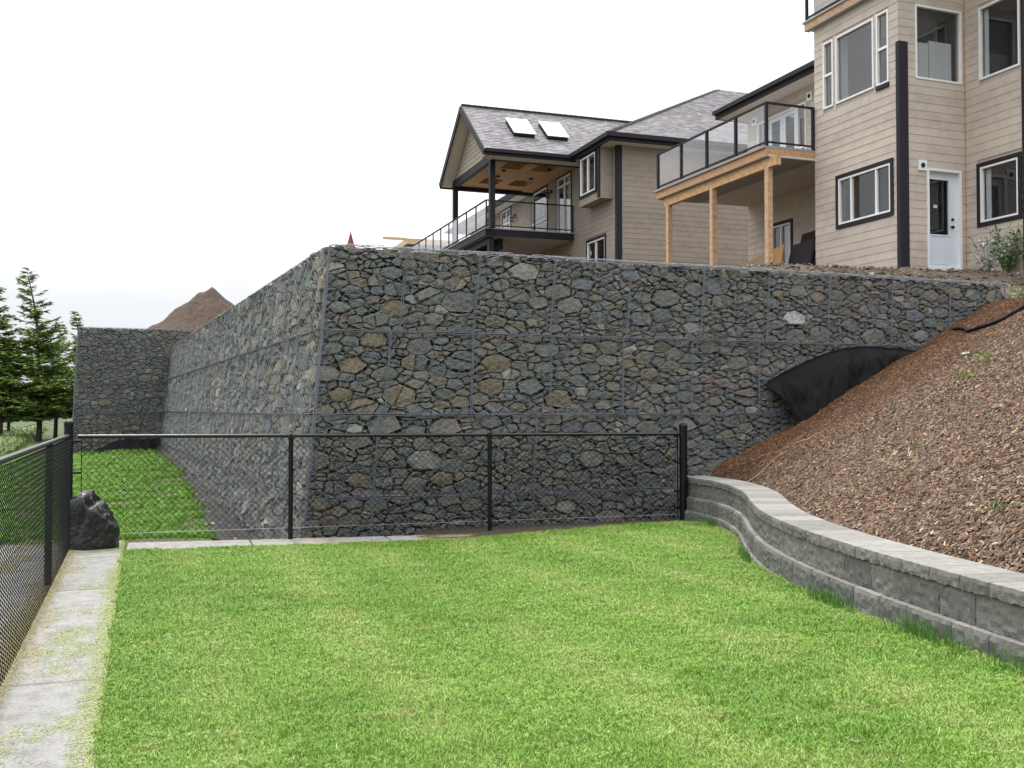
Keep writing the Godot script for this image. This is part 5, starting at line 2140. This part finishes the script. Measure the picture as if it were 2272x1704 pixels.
func conifer(called: String, label: String, x: float, y: float, d: float, high: float, wide: float, bare: float, lean: float, dense: float, sd: int) -> void:
	rng.seed = sd
	var t := thing(called, label, "tree", p3(x, y, d))
	var axis := func(h: float) -> Vector3:
		var s := h / high
		return Vector3(lean * s * s * s + 0.04 * sin(h * 1.3), h, 0.05 * sin(h * 0.9 + 1.0))
	var trunk := MB.new()
	var pts := PackedVector3Array()
	for k in 14:
		pts.append(axis.call(high * k / 13.0 - (0.2 if k == 0 else 0.0)))
	trunk.col = Color.WHITE
	trunk.tube(pts, 0.04 + high * 0.013, 8, false, 0.012)
	put("trunk", trunk, t, M.bark)
	var limbs := MB.new()
	var needles := MB.new()
	var h := bare
	while h < high - 0.05:
		var s := (h - bare) / (high - bare)
		var r := wide * 0.5 * pow(1.0 - s, 0.75) * (0.55 + 0.45 * smoothstep(0.0, 0.16, s)) * (0.78 + 0.45 * n1.get_noise_2d(h * 3.0, sd * 7.0))
		var count := int(rnd(4.0, 7.5) * (1.0 if s < 0.55 else 0.75))
		for k in count:
			var w := rnd(0, TAU)
			var long := r * rnd(0.6, 1.2)
			if rng.randf() > dense + 0.35 * (1.0 - s):
				continue
			var out := Vector3(cos(w), 0, sin(w))
			var a: Vector3 = axis.call(h)
			var droop := lerpf(-0.30, 0.35, s) + rnd(-0.15, 0.15)
			var way := PackedVector3Array()
			for i in 5:
				var f := i / 4.0
				way.append(a + out * long * f + Vector3(0, long * (droop * f + 0.28 * f * f), 0))
			limbs.tube(way, 0.008 + 0.012 * long, 4, false, 0.003)
			var sprays := int(6 + long * 21)
			for i in sprays:
				var f := pow(rnd(0.12, 1.0), 0.8)
				var q := a + out * long * f + Vector3(0, long * (droop * f + 0.28 * f * f), 0)
				var side := out.cross(Vector3.UP) * (1.0 if rng.randf() < 0.5 else -1.0)
				var dir := (out * rnd(0.3, 1.0) + side * rnd(0.2, 1.0) + Vector3(0, rnd(-0.25, 0.25), 0)).normalized()
				var size := rnd(0.18, 0.38) * (0.75 + 0.4 * (1.0 - s))
				var g := rnd(0.6, 1.35)
				var tip := smoothstep(0.6, 1.0, f)
				var c := Color(0.13, 0.205, 0.04).lerp(Color(0.25, 0.36, 0.068), tip * rng.randf())
				needles.col = Color(c.r * g, c.g * g, c.b * g)
				for m in 6:
					var b := q + dir * size * m / 6.0
					var fan := (dir * rnd(0.5, 0.9) + dir.cross(Vector3.UP) * (0.8 if m % 2 else -0.8) + Vector3(0, rnd(-0.35, 0.25), 0)).normalized() * size * rnd(0.35, 0.6)
					var th := fan.cross(Vector3(rnd(-1, 1), rnd(0.4, 1), rnd(-1, 1))).normalized() * size * 0.1
					needles.tri(b - th, b + th, b + fan)
				needles.tri(q + dir.cross(Vector3.UP) * 0.02, q - dir.cross(Vector3.UP) * 0.02, q + dir * size * 1.25)
		h += rnd(0.07, 0.15) * (1.0 if s < 0.6 else 1.5)
	for k in 12:   # dead twigs on the bare trunk
		var a: Vector3 = axis.call(rnd(bare * 0.45, bare * 1.1))
		var w := rnd(0, TAU)
		limbs.wire(a, a + Vector3(cos(w), rnd(-0.35, 0.1), sin(w)) * rnd(0.2, 0.7), 0.008)
	put("branches", limbs, t, M.bark)
	as_kind(put("crown", needles, t, M.leaf), "stuff")


func make_trees() -> void:
	conifer("conifer_tree", "tallest green conifer left of the far gabion wall, its tip bent left", -22.6, -0.1, 49.0, 8.4, 5.0, 1.15, -0.65, 0.7, 101)
	conifer("conifer_tree", "bushy shorter conifer standing between the tallest one and the far gabion wall", -23.6, -0.1, 53.0, 6.0, 4.2, 1.4, 0.2, 0.75, 205)
	conifer("conifer_tree", "sparse conifer cut by the photo's left edge", -24.0, -0.2, 48.0, 7.9, 3.8, 1.3, -0.4, 0.6, 303)
	conifer("conifer_tree", "slender conifer whose bent tip alone shows above the far gabion wall", -25.1, -0.6, 60.0, 7.9, 1.9, 2.0, -0.6, 0.75, 404)
	conifer("conifer_tree", "thin young conifer low between the trunks of the two left ones", -27.4, -0.1, 55.0, 4.0, 1.9, 1.1, 0.1, 0.7, 505)
	conifer("conifer_tree", "broad dark conifer low behind the others, filling the gap at left", -28.5, -0.5, 58.0, 5.4, 4.2, 1.4, 0.2, 0.9, 606)


func make_plateau() -> void:
	var tint := func(x, d):
		var damp := smoothstep(0.35, 0.7, n1.get_noise_2d(x * 1.7, d * 1.7) * 0.5 + 0.5)
		return Color(0.14, 0.106, 0.078).lerp(Color(0.09, 0.067, 0.049), damp)
	var inside := func(x, d): return face_in(x, d) > 0.85 and ((Vector2(x, d) - GC).dot(lb) > 0.85 or (Vector2(x, d) - GC).dot(la) > END_U + 1.0 and (Vector2(x, d) - GC).dot(lb) > -1.9)
	as_kind(put("dirt_terrace", sheet(-22, 24, 12.5, 60, 0.3, terrace_y, tint, inside), self, M.soil), "structure")
	# dry earth right of the wall's end, between the bark and the terrace
	as_kind(put("dirt_slope", sheet(6.9, 14.0, 14.6, 19.0, 0.12, func(x, d): return lerpf(mulch_y(x, d) - 0.15, maxf(terrace_y(x, d), mulch_y(x, d)), smoothstep(-0.25, 0.9, face_in(x, d))) + 0.015, tint, func(x, d): return face_in(x, d) > -0.9 and (x - GC.x) * fb.x + (d - GC.y) * fb.y > 11.25), self, M.soil), "structure")
	var clods := MB.new()
	lump(clods, Vector3.ZERO, 1.0, Vector3(1.3, 0.8, 1.0), Color.WHITE)
	var places := []
	var tints := []
	for k in 7000:
		var u := rnd(4.5, 15.5)
		var in_ := 0.9 + 4.6 * pow(rng.randf(), 1.2)
		var q := GC + fb * u + fa * in_
		places.append(spot(q.x, terrace_y(q.x, q.y), q.y, Vector3.ONE * rnd(0.008, 0.034) * (1.0 if rng.randf() < 0.95 else 1.9), 0.4))
		var g := rnd(0.6, 1.4)
		tints.append(Color(0.1 * g, 0.075 * g, 0.055 * g) if rng.randf() < 0.94 else Color(0.27 * g, 0.25 * g, 0.22 * g))
	scatter("soil_clods", clods.mesh(M.chip), places, tints)
	var rocks := [[7.15, 1.05, 0.11, "white flat stone lying on the dirt above the gabion wall's pale stone"], [8.98, 1.5, 0.08, "pale stone on the dirt right of the white flat stone"], [8.4, 4.3, 0.1, "dark lump on the crest of the dirt below the house's tan corner"]]
	for s in rocks:
		var q: Vector2 = GC + fb * s[0] + fa * s[1]
		var o := thing("terrace_stone", s[3], "stone", p3(q.x, terrace_y(q.x, q.y), q.y))
		var st := MB.new()
		lump(st, Vector3(0, 0.05, 0), s[2], Vector3(1.5, 0.7, 0.9), Color(0.62, 0.62, 0.62) if s[1] < 3 else Color(0.1, 0.08, 0.07))
		put("stone", st, o, M.stone)


func make_small_things() -> void:
	# heap of soil behind the far wall
	var t := thing("soil_heap", "pointed heap of bare brown soil rising behind the gabion walls", "soil heap", p3(-14.1, 3.3, 48.0))
	var mb := MB.new()
	var pts := []
	for j in 31:
		var r := 4.2 * (1.0 - j / 30.0)
		for i in 73:
			var f := TAU * i / 72.0
			var x := cos(f) * r
			var z := -sin(f) * r
			var y := 3.95 - 0.76 * r - 0.1 * r * maxf(0.0, cos(f))
			y += 0.16 * n1.get_noise_2d(x * 2.0 + 70, z * 2.0) * smoothstep(0.0, 1.2, r) + 0.05 * n2.get_noise_2d(x * 6.0, z * 6.0)
			y += 0.16 * exp(-pow((x + 0.62) / 0.18, 2.0)) + 0.1 * exp(-pow((x + 1.5) / 0.2, 2.0))
			pts.append(Vector3(x, y, z))
	mb.col = Color(0.115, 0.085, 0.067)
	mb.grid(pts, 73)
	put("heap", mb, t, M.soil)
	# the pointed marker by the corner
	var q := p3(-2.53, 0, 16.0)
	t = thing("marker_post", "small pointed red and brown top of a marker showing above the wall's corner", "marker", q)
	mb = MB.new()
	mb.col = Color(0.4, 0.3, 0.2)
	mb.box(Vector3(-0.03, 3.4, -0.03), Vector3(0.03, 4.02, 0.03))
	put("stake", mb, t, M.wood)
	mb = MB.new()
	var a := [Vector3(-0.06, 4.02, 0.05), Vector3(0.065, 4.02, 0.03), Vector3(0.03, 4.02, -0.08), Vector3(-0.005, 4.26, 0)]
	mb.col = Color(0.17, 0.075, 0.035)
	mb.tri(a[0], a[1], a[3])
	mb.col = Color(0.25, 0.035, 0.025)
	mb.tri(a[1], a[2], a[3]); mb.tri(a[2], a[0], a[3]); mb.tri(a[2], a[1], a[0])
	mb.col = Color(0.28, 0.04, 0.03)
	mb.beam(a[1], a[3], 0.02, 0.012)
	put("point", mb, t, M.dry_or_lit)
	# boards leaning under the deck
	var said := ["maroon panel leaning against the tan house under the deck", "black slatted panel leaning in front of the maroon one under the deck", "ochre board leaning at the foot of the dark panels under the deck", "grey rough board leaning before the ochre board", "dark leaning panel nearest the house corner"]
	var place := Transform3D(Basis(Vector3.UP, deg_to_rad(20.5)), p3(8.574, 0, 22.5))
	var what := [[hv(3.3, 0.9, 5.62), hv(4.95, 0.9, 5.55), 1.35, 0.04, Color(0.045, 0.014, 0.014)], [hv(3.2, 0.6, 5.42), hv(5.05, 0.65, 5.15), 1.2, 0.05, Color(0.012, 0.012, 0.013)],
		[hv(3.9, -0.35, 5.28), hv(6.0, -0.3, 5.02), 0.9, 0.04, Color(0.36, 0.2, 0.075)], [hv(4.3, -0.55, 5.08), hv(5.6, -0.5, 4.95), 0.8, 0.05, Color(0.22, 0.19, 0.16)], [hv(3.05, -0.1, 5.2), hv(3.9, -0.15, 5.15), 1.1, 0.05, Color(0.012, 0.011, 0.012)]]
	for k in 5:
		var w: Array = what[k]
		var mid: Vector3 = (w[0] + w[1]) / 2.0
		var o := thing("leaning_panel", said[k], "building board", place * mid, "boards stacked under the deck")
		o.rotation.y = deg_to_rad(20.5)
		var p := MB.new()
		p.col = w[4]
		var up := Vector3(0.28, 1, 0).normalized()
		p.beam(w[0] - mid, w[1] - mid, w[3], w[2], up)
		put("panel", p, o, M.dry_or_lit)
		if k == 1:
			for i in 12:
				var bar := MB.new()
				bar.col = Color(0.02, 0.02, 0.022)
				var c: Vector3 = w[0].lerp(w[1], (i + 0.5) / 12.0) - mid + Vector3(-0.05, 0, 0)
				bar.beam(c - up * 0.52, c + up * 0.52, 0.05, 0.05, Vector3(0, 0, 1))
				put("slat", bar, o, M.dry_or_lit)
	# shrubs in front of the door
	var shrubs := [[0.95, -1.5, 4.35, "grey-leaved weedy plant in front of the white door", Color(0.30, 0.36, 0.30), 170, 0.85, 0.32], [1.62, -1.4, 4.35, "green bushy shrub below the window right of the white door", Color(0.075, 0.155, 0.035), 520, 1.05, 0.40], [2.35, -1.6, 4.3, "small thin plant right of the green shrub by the house", Color(0.09, 0.14, 0.06), 70, 0.62, 0.22]]
	for s in shrubs:
		var at: Vector3 = place * hv(s[1], s[0], 0)
		at.y = terrace_y(at.x, -at.z) - 0.03
		var o := thing("shrub", s[3], "shrub", at)
		var stems := MB.new()
		stems.col = Color(0.14, 0.13, 0.08)
		var leaves := MB.new()
		for k in int(s[5] / 12.0):
			var dir := Vector3(rnd(-1, 1) * s[7], s[6] * rnd(0.5, 1.05), rnd(-1, 1) * s[7])
			stems.wire(Vector3.ZERO, dir, 0.006)
			for i in 14:
				var f := rnd(0.15, 1.0)
				leaf(leaves, dir * f + Vector3(rnd(-1, 1), rnd(-1, 1), rnd(-1, 1)) * 0.06, Vector3(rnd(-1, 1), 0.3, rnd(-1, 1)), rnd(0.05, 0.11), s[4])
		put("stems", stems, o, M.leaf)
		as_kind(put("leaves", leaves, o, M.leaf), "stuff")


func make_sky() -> PanoramaSkyMaterial:
	# bright overcast: the dome brightens towards its top and round the veiled sun; soft grey banks lie low
	var w := 512
	var h := 256
	var im := Image.create(w, h, false, Image.FORMAT_RGBF)
	var f := FastNoiseLite.new()
	f.seed = 5
	f.frequency = 1.0
	f.fractal_octaves = 5
	var sun := SUN.normalized()
	for j in h:
		var el := PI / 2 - PI * (j + 0.5) / h
		for i in w:
			var az := TAU * (i + 0.5) / w
			var dir := Vector3(sin(az) * cos(el), sin(el), -cos(az) * cos(el))
			var up := maxf(dir.y, 0.0)
			var p := Vector3(dir.x, dir.y * 2.6, dir.z) * 1.5
			var c := f.get_noise_3dv(p) * 0.5 + 0.5
			var bank := smoothstep(0.34, 0.6, c) * (1.0 - smoothstep(0.25, 0.7, up))
			var l := 1.0 + 1.3 * up
			l += 1.2 * pow(maxf(dir.dot(sun), 0.0), 6.0)
			l *= lerpf(1.07, 0.73, bank)
			var blue := clampf(0.35 + bank, 0, 1)
			im.set_pixel(i, j, Color(l * lerpf(1.0, 0.955, blue), l * lerpf(1.0, 0.985, blue), l * lerpf(1.0, 1.03, blue)) if dir.y > 0 else Color(0.5, 0.5, 0.5))
	var m := PanoramaSkyMaterial.new()
	m.panorama = ImageTexture.create_from_image(im)
	return m


const SUN := Vector3(-0.203, 0.866, -0.457)   # towards the veiled sun


func _ready() -> void:
	rng.seed = 20
	n1.seed = 1
	n1.frequency = 0.35
	n1.fractal_octaves = 3
	n2.seed = 2
	n2.frequency = 0.35
	n2.fractal_octaves = 4
	var cam := Camera3D.new()
	cam.name = "camera"
	cam.fov = 41.1
	cam.near = 0.1
	cam.far = 9000
	cam.position = Vector3(0, 1.48, 0)
	cam.rotation.x = deg_to_rad(1.437)
	add_child(cam)
	cam.current = true
	var env := Environment.new()
	env.background_mode = Environment.BG_SKY
	env.sky = Sky.new()
	env.sky.sky_material = make_sky()
	env.tonemap_mode = Environment.TONE_MAPPER_LINEAR
	env.tonemap_exposure = 1.12
	env.sdfgi_enabled = true
	env.ssao_enabled = true
	env.ssil_enabled = true
	var we := WorldEnvironment.new()
	we.name = "world_environment"
	we.environment = env
	add_child(we)
	var sun := DirectionalLight3D.new()
	sun.name = "sun"
	sun.light_energy = 0.75
	sun.light_color = Color(1.0, 0.965, 0.91)
	sun.light_angular_distance = 4.0
	sun.shadow_enabled = true
	add_child(sun)
	sun.look_at_from_position(SUN * 100.0, Vector3.ZERO)
	make_materials()
	make_curves()
	make_ground()
	make_plateau()
	make_gabions()
	make_near_house()
	make_far_house()
	make_unfinished_house()
	make_retaining_wall()
	make_fences()
	make_mulch()
	make_bank_things()
	make_boulder()
	make_small_things()
	make_trees()
	make_grass()
